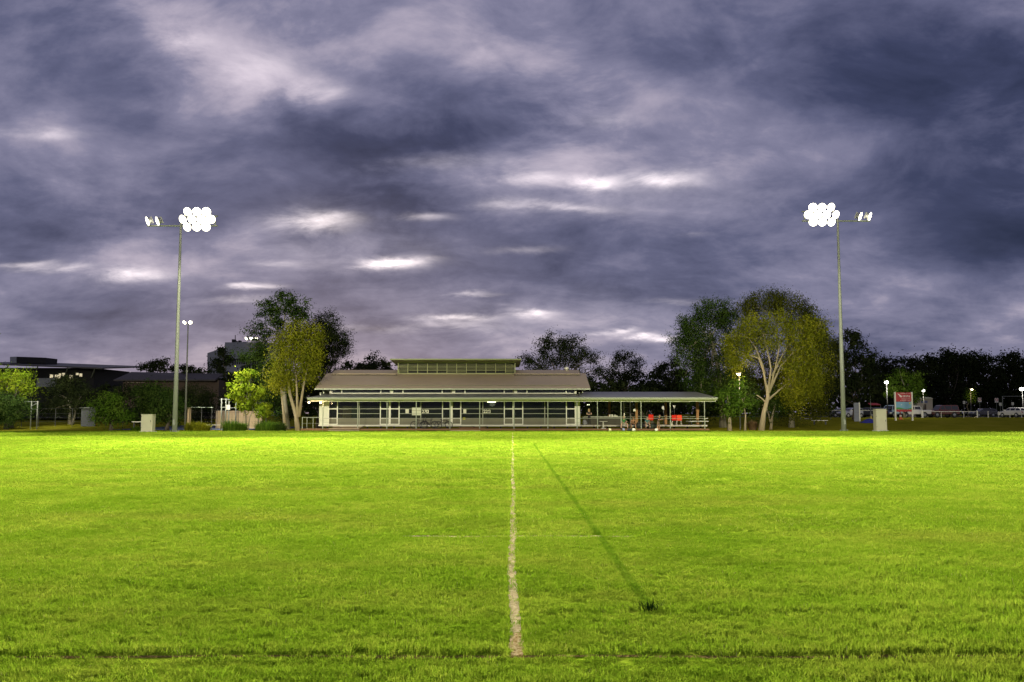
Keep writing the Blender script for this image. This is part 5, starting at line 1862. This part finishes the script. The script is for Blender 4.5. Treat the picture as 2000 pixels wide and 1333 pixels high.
def vehicle(label, x, y, rz, kind, paint, name, cat='car'):
    k = KINDS_CAR[kind]
    W, L_ = k['W'], k['L']
    t = empty(name, (x, y, GZ(x, y) + .03), label, cat, 'vehicles in the car park')
    hw = W / 2
    b = MB()
    n = len(k['body'])
    b.slab([(px_, -hw, pz_) for px_, pz_ in k['body']], (0, W, 0))
    body = b.build('body', paint, t, local=True, bevel=.05)
    c = MB()
    cab = k['cab']
    ztop, zbot = max(p[1] for p in cab), min(p[1] for p in cab)

    def wid(z):
        return hw * (.95 - .15 * (z - zbot) / (ztop - zbot))
    m = len(cab)
    vs = [(px_, -wid(pz_), pz_) for px_, pz_ in cab] + [(px_, wid(pz_), pz_) for px_, pz_ in cab]
    c.add(vs, [tuple(range(m)), tuple(range(2 * m - 1, m - 1, -1))] + [(i, i + m, (i + 1) % m + m, (i + 1) % m) for i in range(m)])
    cabin = c.build('cabin', paint, t, local=True, bevel=.03)
    # side windows between the pillars
    cuts = [cab[0][0]] + list(k['mids']) + [cab[-1][0]]
    zb, zt_ = zbot + .08, ztop - .13

    def xat(z, front):
        pts = cab if front else cab[::-1]
        for i in range(len(pts) - 1):
            (xa, za), (xb, zb2) = pts[i], pts[i + 1]
            if (za <= z <= zb2) or (zb2 <= z <= za):
                return xa + (xb - xa) * (z - za) / (zb2 - za + 1e-9)
        return pts[0][0]
    for i in range(len(cuts) - 1):
        x00 = (xat(zb, True) + .12) if i == 0 else cuts[i] + .05
        x01 = (xat(zt_, True) + .12) if i == 0 else cuts[i] + .05
        x10 = (xat(zb, False) - .12) if i == len(cuts) - 2 else cuts[i + 1] - .05
        x11 = (xat(zt_, False) - .12) if i == len(cuts) - 2 else cuts[i + 1] - .05
        for s in (-1, 1):
            MB().slab([(x00, s * (wid(zb) + .006), zb), (x10, s * (wid(zb) + .006), zb), (x11, s * (wid(zt_) + .006), zt_), (x01, s * (wid(zt_) + .006), zt_)], (0, -s * .02, 0)).build('side_window', M_CARGLASS, cabin, local=True)
    for fr in (True, False):
        e = -.012 if fr else .012
        MB().slab([(xat(zb, fr) + e, -wid(zb) + .1, zb), (xat(zb, fr) + e, wid(zb) - .1, zb), (xat(zt_, fr) + e, wid(zt_) - .08, zt_), (xat(zt_, fr) + e, -wid(zt_) + .08, zt_)], (-e * 2, 0, 0)).build(
            'windscreen' if fr else 'rear_window', M_CARGLASS, cabin, local=True)
    # lamps, bumpers, plate, wheels
    xf, xr = k['body'][1][0], max(p[0] for p in k['body'])
    zl = k['body'][1][1]
    for s in (-1, 1):
        MB().box(xf - .02, xf + .1, s * hw * .78 - .17, s * hw * .78 + .17, zl - .02, zl + .13).build('headlight', M_LAMPW, t, local=True)
        MB().box(xr - .1, xr + .01, s * hw * .84 - .12, s * hw * .84 + .12, zl + .0, zl + .24).build('tail_light', M_LAMPR, t, local=True)
        MB().box(-.95 + k['cab'][0][0] * .1, -.75 + k['cab'][0][0] * .1, s * (hw + .02) - .08, s * (hw + .02) + .08, zbot + .06, zbot + .2).build('mirror', paint, t, local=True)
    MB().box(xf - .08, xf + .05, -hw * .92, hw * .92, .42, .60).build('bumper', M_BLACKTRIM if kind != 'wagon' else paint, t, local=True)
    MB().box(xr - .05, xr + .07, -hw * .92, hw * .92, .42, .60).build('bumper', M_BLACKTRIM if kind != 'wagon' else paint, t, local=True)
    MB().box(xr + .07, xr + .085, -.2, .2, .62, .74).build('number_plate', M_WHITE, t, local=True)
    r = k['r']
    for wx in k['wheels']:
        for s in (-1, 1):
            MB().lathe((wx, s * (hw - .115), r + .01), [(r + .07, -.12), (r + .07, .122)], 18, 'y').lathe((wx, s * (hw + .004), r + .01), [(.001, 0), (r + .07, 0)], 18, 'y').build('wheel_arch', M_BLACKTRIM, t, local=True)
            w = MB().lathe((wx, s * (hw - .07), r), [(r * .6, -.1), (r * .97, -.1), (r, -.06), (r, .06), (r * .97, .1), (r * .6, .1)], 18, 'y').build('wheel', M_TYRE, t, local=True, smooth=False)
            MB().lathe((wx, s * (hw + .02), r), [(.001, .015 * s), (r * .25, .02 * s), (r * .6, 0)], 14, 'y').build('rim', M_RIM, w, local=True)
    if kind == 'ute':
        MB().box(1.15, 2.4, -hw + .1, hw - .1, 1.142, 1.15).build('tray_floor', M_BLACKTRIM, t, local=True)
        MB().tube([(1.1, -hw + .1, 1.14), (1.1, -hw + .1, 1.7), (1.1, hw - .1, 1.7), (1.1, hw - .1, 1.14)], .035, 6).build('tray_frame', M_RIM, t, local=True)
    if kind == 'fourwd':
        MB().lathe((xr + .16, .2, .95), [(.2, -.09), (.35, -.09), (.37, 0), (.35, .09), (.2, .09)], 16, 'x').build('spare_wheel', M_TYRE, t, local=True)
        MB().box(xf - .16, xf - .08, -hw * .8, hw * .8, .5, .95).build('bull_bar', M_RIM, t, local=True)
    t.rotation_euler = (0, 0, rz)
    return t


def paint(name, c, rough=.3):
    return mat(name, c, rough, .1, var=.04, coat=.5)


vehicle('brown four wheel drive wagon facing left behind the white rail fence', PX(1840, 138.5), 138.5, math.radians(8), 'fourwd', paint('brown_paint', (.10, .025, .015)), 'four_wheel_drive')
vehicle('white utility truck half behind the red sign board', PX(1782, 137.5), 137.5, math.radians(6), 'ute', paint('white_paint', (.62, .60, .55)), 'utility_truck', 'truck')
vehicle('white station wagon seen from behind at the right edge of the frame', PX(1984, 138), 138.5, math.radians(-76), 'wagon', paint('cream_white_paint', (.62, .60, .54)), 'station_wagon')
vehicle('pale blue van-like wagon left of the red sign board', PX(1742, 138.5), 138.5, math.radians(-70), 'fourwd', paint('pale_blue_paint', (.30, .40, .45)), 'parked_car')
vehicle('dark blue hatchback peeping over the right cabinet', PX(1722, 139), 139, math.radians(-75), 'hatch', paint('navy_paint', (.03, .035, .10)), 'parked_car')
vehicle('black sedan-like wagon left of the right cabinet', PX(1696, 138), 138, math.radians(-60), 'wagon', paint('black_paint', (.015, .016, .02)), 'parked_car')
vehicle('silver hatchback mostly behind the grey slab sign', PX(1662, 138), 138, math.radians(20), 'hatch', paint('silver_paint', (.28, .28, .32)), 'parked_car')
vehicle('dark car parked far back right of the brown four wheel drive', PX(1920, 165), 165, math.radians(5), 'wagon', paint('dark_grey_paint', (.035, .035, .04)), 'parked_car')
vehicle('dark hatchback at the back of the car park above the silver one', PX(1640, 146), 146, math.radians(10), 'hatch', paint('charcoal_paint', (.04, .04, .045)), 'parked_car')
vehicle('dark wagon behind the white wagon at the right edge', PX(1990, 148), 148, math.radians(-20), 'wagon', paint('dark_green_paint', (.02, .03, .03)), 'parked_car')

# red awning behind the dark cars
ra = empty('red_awning', (PX(1712, 150), 150, 1.2), 'small red awning behind the dark parked cars', 'awning')
MB().slab([P(1700, 791, 150), P(1702, 787.5, 150) + Vector((0, 1.5, 0)), P(1719, 787.5, 150) + Vector((0, 1.5, 0)), P(1721, 791, 150)], (0, 0, -.08)).build('canopy', mat('awning_red', (.40, .02, .02), .7), ra)
for px in (1701, 1720):
    MB().tube([(PX(px, 150), 150, 1.2), P(px, 791, 150)], .04, 6).build('pole', M_GALV, ra)
# flag-like pole, cone, blue tarpaulin heap, white marker
fpz = P(1699.5, 760, 124)
pl = empty('thin_pole', (fpz.x, 124, GZ(fpz.x, 124)), 'thin bare pole standing between the grey slab and the right cabinet', 'pole')
MB().tube([(fpz.x, 124, GZ(fpz.x, 124)), tuple(fpz)], [.06, .03], 8).build('shaft', M_GALV, pl)
MB().tube([(fpz.x, 124, GZ(fpz.x, 124)), (fpz.x, 124, GZ(fpz.x, 124) + .5)], .12, 8).build('sleeve', mat('yellow_sleeve', (.40, .32, .06), .6), pl)
cz = P(1759, 817.5, 124)
cn = empty('traffic_cone', (cz.x, 124, GZ(cz.x, 124)), 'orange traffic cone leaning below the red sign board', 'cone')
g0 = GZ(cz.x, 124)
MB().lathe((cz.x, 124, g0 + .05), [(.22, 0), (.20, .1), (.05, .98), (.001, 1.0)], 12).build('cone_body', mat('cone_orange', (.55, .13, .03), .5), cn, smooth=True)
MB().box(cz.x - .3, cz.x + .3, 123.7, 124.3, g0, g0 + .05).build('cone_base', mat('cone_orange', (.55, .13, .03)), cn)
MB().lathe((cz.x, 124, g0 + .05), [(.165, .35), (.125, .6)], 12).build('cone_band', M_WHITE, cn, smooth=True)
wx = PX(1801.5, 133)
MB().tube([(wx, 133, GZ(wx, 133)), (wx, 133, GZ(wx, 133) + .95)], [.17, .17], 10).ball((wx, 133, GZ(wx, 133) + .95), .17, 10, 6).build('marker_post', M_WHITE)
tag(COL.objects[-1], 'short fat white marker post at the left end of the rail fence', 'bollard')
# blue tarpaulin: a crumpled heap
Yq = 115
xa, xb = PX(1685, Yq, 820), PX(1714, Yq, 820)
g0 = GZ((xa + xb) / 2, Yq)
nu, nv = 26, 16
rgt = np.random.default_rng(3)
V = []
for j in range(nv):
    for i in range(nu):
        u, v = i / (nu - 1), j / (nv - 1)
        e = math.sin(PI * u) ** .5 * math.sin(PI * v) ** .5 if 0 < u < 1 and 0 < v < 1 else 0
        h = e * (.30 + .28 * u + .10 * math.sin(u * 9 + v * 4) + .06 * math.sin(u * 23 + v * 17) + rgt.uniform(-.03, .03))
        V.append((xa + (xb - xa) * u, Yq + 1.5 * v, g0 + .01 + h))
Fq = [(j * nu + i, j * nu + i + 1, (j + 1) * nu + i + 1, (j + 1) * nu + i) for j in range(nv - 1) for i in range(nu - 1)]
tp = MB().add(V, Fq).build('tarpaulin', mat('blue_tarp', (.012, .016, .15), .45))
tag(tp, 'crumpled dark blue tarpaulin heap left of the right cabinet', 'tarpaulin')

# ------------------------------------------------------------------ furniture on the deck
def round_table(px, Y, zf, label):
    x = PX(px, Y)
    t = empty('round_table', (x, Y, zf), label, 'table')
    MB().lathe((x, Y, zf), [(.001, .74), (.45, .74), (.46, .76), (.45, .785), (.001, .785)], 24).build('table_top', M_WHITE, t)
    MB().lathe((x, Y, zf), [(.06, .05), (.05, .4), (.07, .74)], 12).build('stem', M_WHITE, t, smooth=True)
    MB().lathe((x, Y, zf), [(.001, 0), (.30, 0), (.30, .03), (.08, .09), (.001, .09)], 20).build('foot', M_WHITE, t)


round_table(1178, 95.6, .245, 'white round pedestal table in front of the deck')
M_REDPL = mat('red_plastic', (.62, .022, .012), .35, var=.05)
M_ORPL = mat('orange_red_plastic', (.78, .07, .03), .35, var=.05)
M_LEGP = mat('pale_chair_leg', (.50, .46, .36), .4, .3)


def chair(px, Y, zf, rz, label, m, sc=1.0):
    x = PX(px, Y)
    t = empty('chair', (x, Y, zf), label, 'chair', 'red chairs on the deck', 0)
    s = MB().box(-.25, .25, -.24, .24, .44, .48).build('seat', m, t, local=True, bevel=.012)
    MB().slab([(-.25, .22, .50), (.25, .22, .50), (.24, .33, 1.0), (-.24, .33, 1.0)], (0, .035, 0)).build('backrest', m, t, local=True)
    for sx in (-1, 1):
        MB().slab([(sx * .25, -.2, .48), (sx * .25, .22, .48), (sx * .25, .3, .72), (sx * .25, -.2, .70)], (sx * .02, 0, 0)).build('armrest', m, t, local=True)
        for sy in (-1, 1):
            MB().tube([(sx * .20, sy * .19, .44), (sx * .25, sy * .24, 0)], .022, 6).build('leg', M_LEGP, t, local=True)
    t.rotation_euler = (0, 0, rz)
    t.scale = (sc,) * 3
    return t


chair(1269, 97.6, .6, math.radians(190), 'red plastic chair behind the seated person in teal', M_REDPL, 1.12)
chair(1317, 97.4, .6, math.radians(165), 'deep red plastic chair, left of the pair at the deck right end', M_REDPL, 1.08)
chair(1325.5, 97.3, .6, math.radians(182), 'orange red plastic chair, right of the pair at the deck right end', M_ORPL, 1.08)

x = PX(1368, 96.9)
pt = empty('picnic_table', (x, 98, .6), 'pale picnic table with benches at the right end of the deck', 'table')
for k in range(4):
    MB().box(x - 1.25, x + .95, 97.6 + k * .2, 97.78 + k * .2, 1.28, 1.33).build('top_plank', M_PAPER, pt)
for yy in (97.1, 98.7):
    MB().box(x - 1.2, x + .9, yy, yy + .28, .98, 1.03).build('bench_plank', M_PAPER, pt)
for xx in (x - .9, x + .6):
    MB().tube([(xx, 97.2, .6), (xx, 97.8, 1.28)], .05, 6).tube([(xx, 98.9, .6), (xx, 98.2, 1.28)], .05, 6).tube([(xx, 97.15, .96), (xx, 98.95, .96)], .04, 6).build('trestle', M_DARKSTEEL, pt)
# servery bench with cups under the deck roof
sv = empty('servery_bench', (PX(1187, 101), 101, .6), 'long servery bench under the deck roof behind the white table', 'bench')
MB().box(PX(1138, 101), PX(1222, 101), 101, 101.6, 1.42, 1.48).build('bench_top', M_PAPER2, sv)
MB().box(PX(1139, 101), PX(1221, 101), 101.1, 101.5, .6, 1.415).build('bench_front', mat('dark_bench_panel', (.045, .04, .022), .7), sv)
for px, lab in ((1191, 'white cup standing left of another on the servery bench'), (1195.5, 'white cup standing right of another on the servery bench')):
    cx2 = PX(px, 101.2)
    tag(MB().lathe((cx2, 101.2, 1.482), [(.001, 0), (.08, 0), (.10, .26), (.085, .26), (.07, .02), (.001, .02)], 12).build('cup', M_WHITE, smooth=True), lab, 'cup', 'cups on the servery bench')
bp_ = tag(MB().box(PX(1198, 101.2), PX(1206, 101.2), 101.1, 101.5, 1.482, 1.62).box(PX(1199, 101.2), PX(1203, 101.2), 101.15, 101.4, 1.622, 1.70).build('tray', M_PAPER2, bevel=.01), 'pale tray of food right of the cups on the servery bench', 'tray')
# shelf rack
rk = empty('shelf_rack', (PX(1224, 101.8), 101.8, .6), 'dark open rack with pale shelves behind the people', 'shelf')
for zz_ in (1.9, 2.5, 3.05):
    MB().box(PX(1219, 101.8), PX(1231, 101.8), 101.8, 102.2, zz_, zz_ + .05).build('shelf', M_GREYW, rk)
for px in (1218.5, 1231):
    MB().box(PX(px, 101.8), PX(px, 101.8) + .06, 101.8, 102.2, .6, 3.2).build('upright', M_LEGP, rk)
tag(MB().box(PX(1237, 98.9), PX(1241.5, 98.9), 99.0, 99.03, PZ(803.8, 99), PZ(799, 99)).build('paper_notice', M_PAPER), 'pale paper notice on the middle timber post of the deck', 'notice')

# ------------------------------------------------------------------ bicycles
M_BIKE = mat('bike_black', (.015, .014, .013), .45, .3)


def bicycle(px, Y, zf, rz, lean, label, scale=1.0):
    t = empty('bicycle', (PX(px, Y), Y, zf), label, 'bicycle', 'bicycles on the boardwalk')
    R = .34
    for wx in (-.52, .52):
        n_ = 20
        w = MB().tube([(wx + R * math.cos(2 * PI * k / n_), 0, R + R * math.sin(2 * PI * k / n_)) for k in range(n_ + 1)], .036, 6, False).build('wheel', M_TYRE, t, local=True)
        sp_ = MB()
        for k in range(10):
            a = 2 * PI * k / 10
            sp_.tube([(wx, 0, R), (wx + R * math.cos(a), 0, R + R * math.sin(a))], .003, 3, False)
        sp_.build('spokes', M_RIM, w, local=True)
    f_ = MB()
    bb, seat, head, rear, front = (-.02, 0, .30), (-.20, 0, .78), (.36, 0, .80), (-.52, 0, .34), (.52, 0, .34)
    for a, b, r in ((bb, seat, .028), (bb, head, .032), (seat, head, .028), (bb, rear, .022), (seat, rear, .022), (head, front, .028)):
        f_.tube([a, b], r, 6)
    f_.build('frame', M_BIKE, t, local=True)
    MB().ball((-.23, 0, .88), .12, 8, 5, (1.2, .6, .35)).tube([(-.20, 0, .78), (-.23, 0, .87)], .014, 6).build('saddle', M_BIKE, t, local=True)
    MB().tube([(.36, 0, .80), (.34, 0, .98)], .014, 6).tube([(.28, -.26, 1.0), (.36, -.1, 1.0), (.36, .1, 1.0), (.28, .26, 1.0)], .014, 6).build('handlebar', M_BIKE, t, local=True)
    MB().lathe((-.02, -.04, .30), [(.001, 0), (.09, 0), (.09, .01), (.001, .01)], 12, 'y').tube([(-.02, -.06, .30), (.08, -.1, .18)], .01, 5).build('crank', M_RIM, t, local=True)
    t.rotation_euler = (math.radians(lean), 0, rz)
    t.scale = (scale,) * 3


bicycle(820, 96.0, .245, .12, -8, 'black bicycle leaning below the poster, left of the three', 1.12)
bicycle(838, 95.7, .245, PI - .15, 7, 'black bicycle overlapping its left neighbour, middle of the three', 1.15)
bicycle(867, 96.0, .245, .35, -9, 'black bicycle in front of the white door frame, right of the three', 1.12)

# ------------------------------------------------------------------ balls and bags on the grass edge
def rugby_ball(px, py, Y, label, m, r=.15, long=1.35, rz=.3):
    x = PX(px, Y, py)
    z = GZ(x, Y)
    o = MB().ball((0, 0, 0), r, 16, 10, (long, 1, 1)).build('ball', [m, M_DARKSTEEL], smooth=True)
    for p_ in o.data.polygons:
        if abs(p_.center.x) > r * long * .72:
            p_.material_index = 1
    o.location = (x, Y, z + r)
    o.rotation_euler = (0, 0, rz)
    tag(o, label, 'ball', 'balls in front of the deck')


M_BALLY = mat('pale_yellow_ball', (.62, .60, .30), .5)
rugby_ball(1191, 841, 93.4, 'pale yellow ball lying left of the others in front of the deck', M_BALLY, .15, 1.15)
rugby_ball(1217.5, 841, 93.3, 'dark blue and white ball at the feet of the person in green', mat('navy_ball', (.03, .04, .10), .4, color2=(.35, .38, .5), scale=6), .17, 1.05)
rugby_ball(1237.5, 841, 93.3, 'white oval ball in front of the shirtless person', mat('white_ball', (.66, .62, .52), .5), .16, 1.4, .1)
rugby_ball(1282, 841, 93.5, 'white oval ball at the feet of the standing person in black', mat('white_ball', (.66, .62, .52), .5), .15, 1.4, -.2)


def bag(px, Y, zf, w, h, label, m, seed):
    rg = np.random.default_rng(seed)
    x = PX(px, Y)
    t = empty('sports_bag', (x, Y, zf), label, 'bag', 'bags by the deck')
    b = MB().ball((x, Y, zf + h / 2), .5, 14, 9, (w, .45, h))
    b.v = [(a + .03 * math.sin(9 * c), y_ + .02 * math.sin(11 * a), max(zf, c + .03 * math.sin(7 * a + seed))) for a, y_, c in b.v]
    b.build('bag_body', m, t, smooth=True)
    MB().tube([(x - w * .25, Y - .1, zf + h * .85), (x - w * .1, Y - .12, zf + h * 1.15), (x + w * .1, Y - .12, zf + h * 1.15), (x + w * .25, Y - .1, zf + h * .85)], .02, 6).build('strap', M_DARKSTEEL, t)


M_BAG = mat('black_bag', (.018, .022, .02), .7)
bag(1249, 95.4, .245, .85, .75, 'black sports bag between the shirtless person and the one in teal', M_BAG, 1)
bag(1275, 95.5, .245, .9, .55, 'dark green sports bag right of the person in teal', mat('green_black_bag', (.025, .035, .022), .7), 2)
bag(1229, 93.6, 0, .7, .28, 'flat black bag on the grass left of the white oval ball', M_BAG, 3)
bag(1142, 97.2, .6, .5, .55, 'grey bag on the deck left of the blonde standing person', mat('grey_bag', (.25, .25, .26), .7), 4)

# ------------------------------------------------------------------ people
def person(label, x, y, z, rz, J, cloth, hair, hair_len=.0, scale=1.0):
    """J: joint positions in metres (facing -y); one continuous body grown over the skeleton"""
    t = empty('person', (x, y, z), label, 'person', 'people at the deck')
    jn = list(J.keys())
    R = dict(pelvis=.125, waist=.115, chest=.135, neck=.052, head0=.072, head1=.098, head2=.085,
             shL=.070, shR=.070, elL=.043, elR=.043, wrL=.030, wrR=.030, haL=.034, haR=.034,
             hipL=.095, hipR=.095, knL=.062, knR=.062, anL=.042, anR=.042, toL=.035, toR=.035)
    E = [('pelvis', 'waist'), ('waist', 'chest'), ('chest', 'neck'), ('neck', 'head0'), ('head0', 'head1'), ('head1', 'head2')]
    for s in 'LR':
        E += [('chest', 'sh' + s), ('sh' + s, 'el' + s), ('el' + s, 'wr' + s), ('wr' + s, 'ha' + s), ('pelvis', 'hip' + s), ('hip' + s, 'kn' + s), ('kn' + s, 'an' + s), ('an' + s, 'to' + s)]
    me = bpy.data.meshes.new('body')
    me.from_pydata([J[k] for k in jn], [(jn.index(a), jn.index(b)) for a, b in E], [])
    o = bpy.data.objects.new('body', me)
    COL.objects.link(o)
    md_ = o.modifiers.new('skin', 'SKIN')
    md_.branch_smoothing = .4
    for i, k in enumerate(jn):
        sv_ = me.skin_vertices[0].data[i]
        q = R[k]
        sv_.radius = (q, q * (.8 if k in ('pelvis', 'waist', 'chest') else 1))
        sv_.use_root = (k == 'pelvis')
    ss = o.modifiers.new('sub', 'SUBSURF')
    ss.levels = 2
    ss.render_levels = 2
    dg = bpy.context.evaluated_depsgraph_get()
    m2 = bpy.data.meshes.new_from_object(o.evaluated_get(dg))
    o.modifiers.clear()
    o.data = m2
    m2.name = 'body'
    names = ['skin', 'shirt', 'shorts', 'shoes']
    for n_ in names:
        m2.materials.append(cloth[n_]) if len(m2.materials) < 4 else None
    while len(m2.materials) > 4:
        m2.materials.pop()
    for i_, n_ in enumerate(names):
        m2.materials[i_] = cloth[n_]
    segs_ = [(Vector(J[a]), Vector(J[b]), a, b) for a, b in E]

    def region(c):
        best, bd, bt = None, 9, 0
        for a, b, na, nb in segs_:
            d = b - a
            tt = max(0, min(1, (c - a).dot(d) / max(1e-9, d.length_squared)))
            dd = (a + d * tt - c).length
            if dd < bd:
                best, bd, bt = (na, nb), dd, tt
        a, b = best
        if b in ('waist', 'chest'):
            return 1 if not (a == 'pelvis' and bt < .35) else 2
        if b[:2] == 'sh' or (b == 'neck' and bt < .35):
            return 1
        if b[:2] == 'el':
            return 1 if bt < cloth.get('sleeve', .55) else 0
        if b[:3] == 'hip':
            return 2
        if b[:2] == 'kn':
            return 2 if bt < cloth.get('leg', .8) else 0
        if b[:2] == 'an':
            return 2 if cloth.get('leg', .8) > 1 else 0
        if b[:2] == 'to':
            return 3
        return 0
    for p_ in m2.polygons:
        p_.material_index = region(p_.center)
        p_.use_smooth = True
    # fingers, face
    ex = MB()
    for s in 'LR':
        wr_, ha = Vector(J['wr' + s]), Vector(J['ha' + s])
        d = (ha - wr_).normalized()
        sd_ = d.cross(Vector((0, 0, 1)))
        sd_ = sd_.normalized() if sd_.length > .1 else Vector((0, 1, 0))
        up = sd_.cross(d)
        for k in range(4):
            b0 = ha + sd_ * (-.03 + .02 * k)
            ln = (.06, .075, .08, .065)[k]
            ex.tube([b0, b0 + d * ln * .6 - up * .01, b0 + d * ln - up * .035], [.010, .009, .007], 5)
        ex.tube([wr_.lerp(ha, .5) + sd_ * .03, ha + sd_ * .06, ha + sd_ * .065 + d * .03], [.012, .010, .008], 5)
    h1, h2 = Vector(J['head1']), Vector(J['head2'])
    upv = (h2 - Vector(J['head0'])).normalized()
    fw = Vector((0, -1, 0))
    fw = (fw - upv * fw.dot(upv)).normalized()
    rt = upv.cross(fw)
    ex.tube([h1 + fw * .09, h1 + fw * .12 - upv * .025], [.008, .016], 5)
    for s in (-1, 1):
        ex.ball(h1 + rt * s * .098, .024, 6, 5, (.5, 1, 1.3))
    ex.build('hands_and_face', cloth['skin'], o, local=True)
    ey = MB()
    for s in (-1, 1):
        ey.ball(h1 + rt * s * .035 + fw * .086 + upv * .012, .012, 6, 4)
    ey.tube([h1 + fw * .086 - upv * .055 - rt * .022, h1 + fw * .088 - upv * .055 + rt * .022], .006, 4)
    ey.build('eyes_and_mouth', mat('eye_dark', (.06, .03, .02), .4), o, local=True)
    o.parent = t
    hb = MB()
    cc = h1 + upv * .03 - fw * .018
    hb.ball((0, 0, 0), .112, 14, 9, (1, 1, 1.05))
    keep = []
    hb.v = [tuple(cc + rt * a + fw * (-b2) + upv * c) for a, b2, c in hb.v]
    hb2 = MB()
    hb2.v = hb.v
    for f_, mi_ in zip(hb.f, hb.mi):
        c = sum((Vector(hb.v[i]) for i in f_), Vector()) / len(f_) - cc
        if c.dot(upv) > .03 or c.dot(fw) < .0 and c.dot(upv) > -.07:
            hb2.f.append(f_)
            hb2.mi.append(0)
    if hair_len:
        for k in range(9):
            a = -PI * .15 + PI * 1.3 * k / 8
            q = cc + rt * math.cos(a) * .095 - fw * math.sin(a) * .09
            hb2.tube([q + upv * .02, q - upv * hair_len * .5 - fw * .01, q - upv * hair_len], [.035, .035, .014], 6)
    hb2.build('hair', hair, t, smooth=True, local=True)
    t.rotation_euler = (0, 0, rz)
    t.scale = (scale,) * 3
    return t


def joints(**kw):
    J = dict(pelvis=(0, 0, .95), waist=(0, 0, 1.12), chest=(0, 0, 1.33), neck=(0, -.01, 1.49), head0=(0, -.02, 1.555), head1=(0, -.03, 1.63), head2=(0, -.025, 1.70),
             shL=(-.185, 0, 1.41), shR=(.185, 0, 1.41), elL=(-.24, .02, 1.12), elR=(.24, .02, 1.12), wrL=(-.25, -.06, .88), wrR=(.25, -.06, .88), haL=(-.25, -.09, .80), haR=(.25, -.09, .80),
             hipL=(-.095, 0, .90), hipR=(.095, 0, .90), knL=(-.11, -.02, .49), knR=(.11, -.02, .49), anL=(-.12, .01, .085), anR=(.12, .01, .085), toL=(-.14, -.16, .035), toR=(.14, -.16, .035))
    J.update(kw)
    return J


def sit(lean=.18, spread=.24, seat=.40, foot=0.0, dropz=0.0):
    """seated, knees forward; origin at the feet level below the seat"""
    z = seat + .10
    return joints(pelvis=(0, 0, z), waist=(0, -lean * .3, z + .17), chest=(0, -lean, z + .37), neck=(0, -lean * 1.25, z + .53), head0=(0, -lean * 1.4, z + .59), head1=(0, -lean * 1.5, z + .665), head2=(0, -lean * 1.5, z + .735),
                  shL=(-.185, -lean, z + .45), shR=(.185, -lean, z + .45), elL=(-.27, -lean - .18, z + .20), elR=(.27, -lean - .18, z + .20), wrL=(-.14, -lean - .34, z + .13), wrR=(.14, -lean - .34, z + .13),
                  haL=(-.07, -lean - .39, z + .11), haR=(.07, -lean - .39, z + .11),
                  hipL=(-.10, -.03, z - .02), hipR=(.10, -.03, z - .02), knL=(-spread, -.42, z + .02), knR=(spread, -.42, z + .02), anL=(-spread - .03, -.44, foot + .085), anR=(spread + .03, -.44, foot + .085),
                  toL=(-spread - .06, -.60, foot + .035), toR=(spread + .06, -.60, foot + .035))


M_SKIN = mat('skin_fair', (.52, .33, .22), .55, var=.06)
M_SKIN2 = mat('skin_tan', (.36, .19, .10), .55, var=.06)
BLK = mat('black_cloth', (.018, .016, .018), .8)
SHOE = mat('dark_shoe', (.05, .05, .05), .6)
person('blonde person in black with folded arms standing on the deck by the cream wall end', PX(1150.5, 97.4), 97.4, .605, .15,
       joints(elL=(-.27, -.06, 1.14), wrL=(-.02, -.22, 1.17), haL=(.07, -.22, 1.19), elR=(.27, -.06, 1.14), wrR=(.03, -.25, 1.12), haR=(-.07, -.24, 1.14)),
       dict(skin=M_SKIN, shirt=BLK, shorts=BLK, shoes=SHOE, sleeve=.35, leg=1.5), mat('blonde_hair', (.50, .36, .14), .6), .22, 1.0)
person('person in green shirt and white shorts sitting on the deck edge, knees apart', PX(1217.5, 95.3), 95.3, .2, .1, sit(.12, .30, .42),
       dict(skin=M_SKIN, shirt=mat('green_shirt', (.05, .20, .05), .8), shorts=mat('white_shorts', (.60, .56, .46), .8), shoes=SHOE, sleeve=.6, leg=.6), mat('fair_hair', (.40, .34, .16), .7), 0, 1.05)
person('shirtless brown skinned person sitting bent forward beside the timber post', PX(1236.5, 95.4), 95.4, .2, -.1, sit(.34, .22, .40),
       dict(skin=M_SKIN2, shirt=M_SKIN2, shorts=mat('maroon_shorts', (.10, .03, .03), .8), shoes=mat('yellow_shoe', (.40, .38, .05), .6), leg=.6), mat('brown_hair', (.10, .05, .02), .7), 0, 1.02)
person('person in teal top sitting on the deck edge in front of a red chair', PX(1263, 95.5), 95.5, .245, .12, sit(.15, .2, .38),
       dict(skin=M_SKIN, shirt=mat('teal_shirt', (.06, .17, .17), .8), shorts=BLK, shoes=SHOE, sleeve=.7, leg=.7), mat('dark_hair', (.04, .025, .02), .7), 0, 1.0)
person('person in black shirt standing bent towards the rail right of the seated group', PX(1285, 94.3), 94.3, 0.0, .75,
       joints(waist=(0, -.03, 1.12), chest=(0, -.10, 1.32), neck=(0, -.17, 1.47), head0=(0, -.20, 1.53), head1=(0, -.22, 1.60), head2=(0, -.21, 1.67), shL=(-.185, -.12, 1.40), shR=(.185, -.12, 1.40),
              elL=(-.23, -.26, 1.16), elR=(.23, -.26, 1.16), wrL=(-.14, -.48, 1.20), wrR=(.14, -.48, 1.20), haL=(-.10, -.56, 1.21), haR=(.10, -.56, 1.21), knR=(.12, -.12, .49), anR=(.12, .05, .085), toR=(.13, -.12, .035)),
       dict(skin=M_SKIN2, shirt=BLK, shorts=mat('brown_shorts', (.16, .10, .06), .8), shoes=mat('red_shoe', (.3, .05, .04), .6), sleeve=.6, leg=.75), mat('dark_hair', (.04, .025, .02)), 0, 1.0)
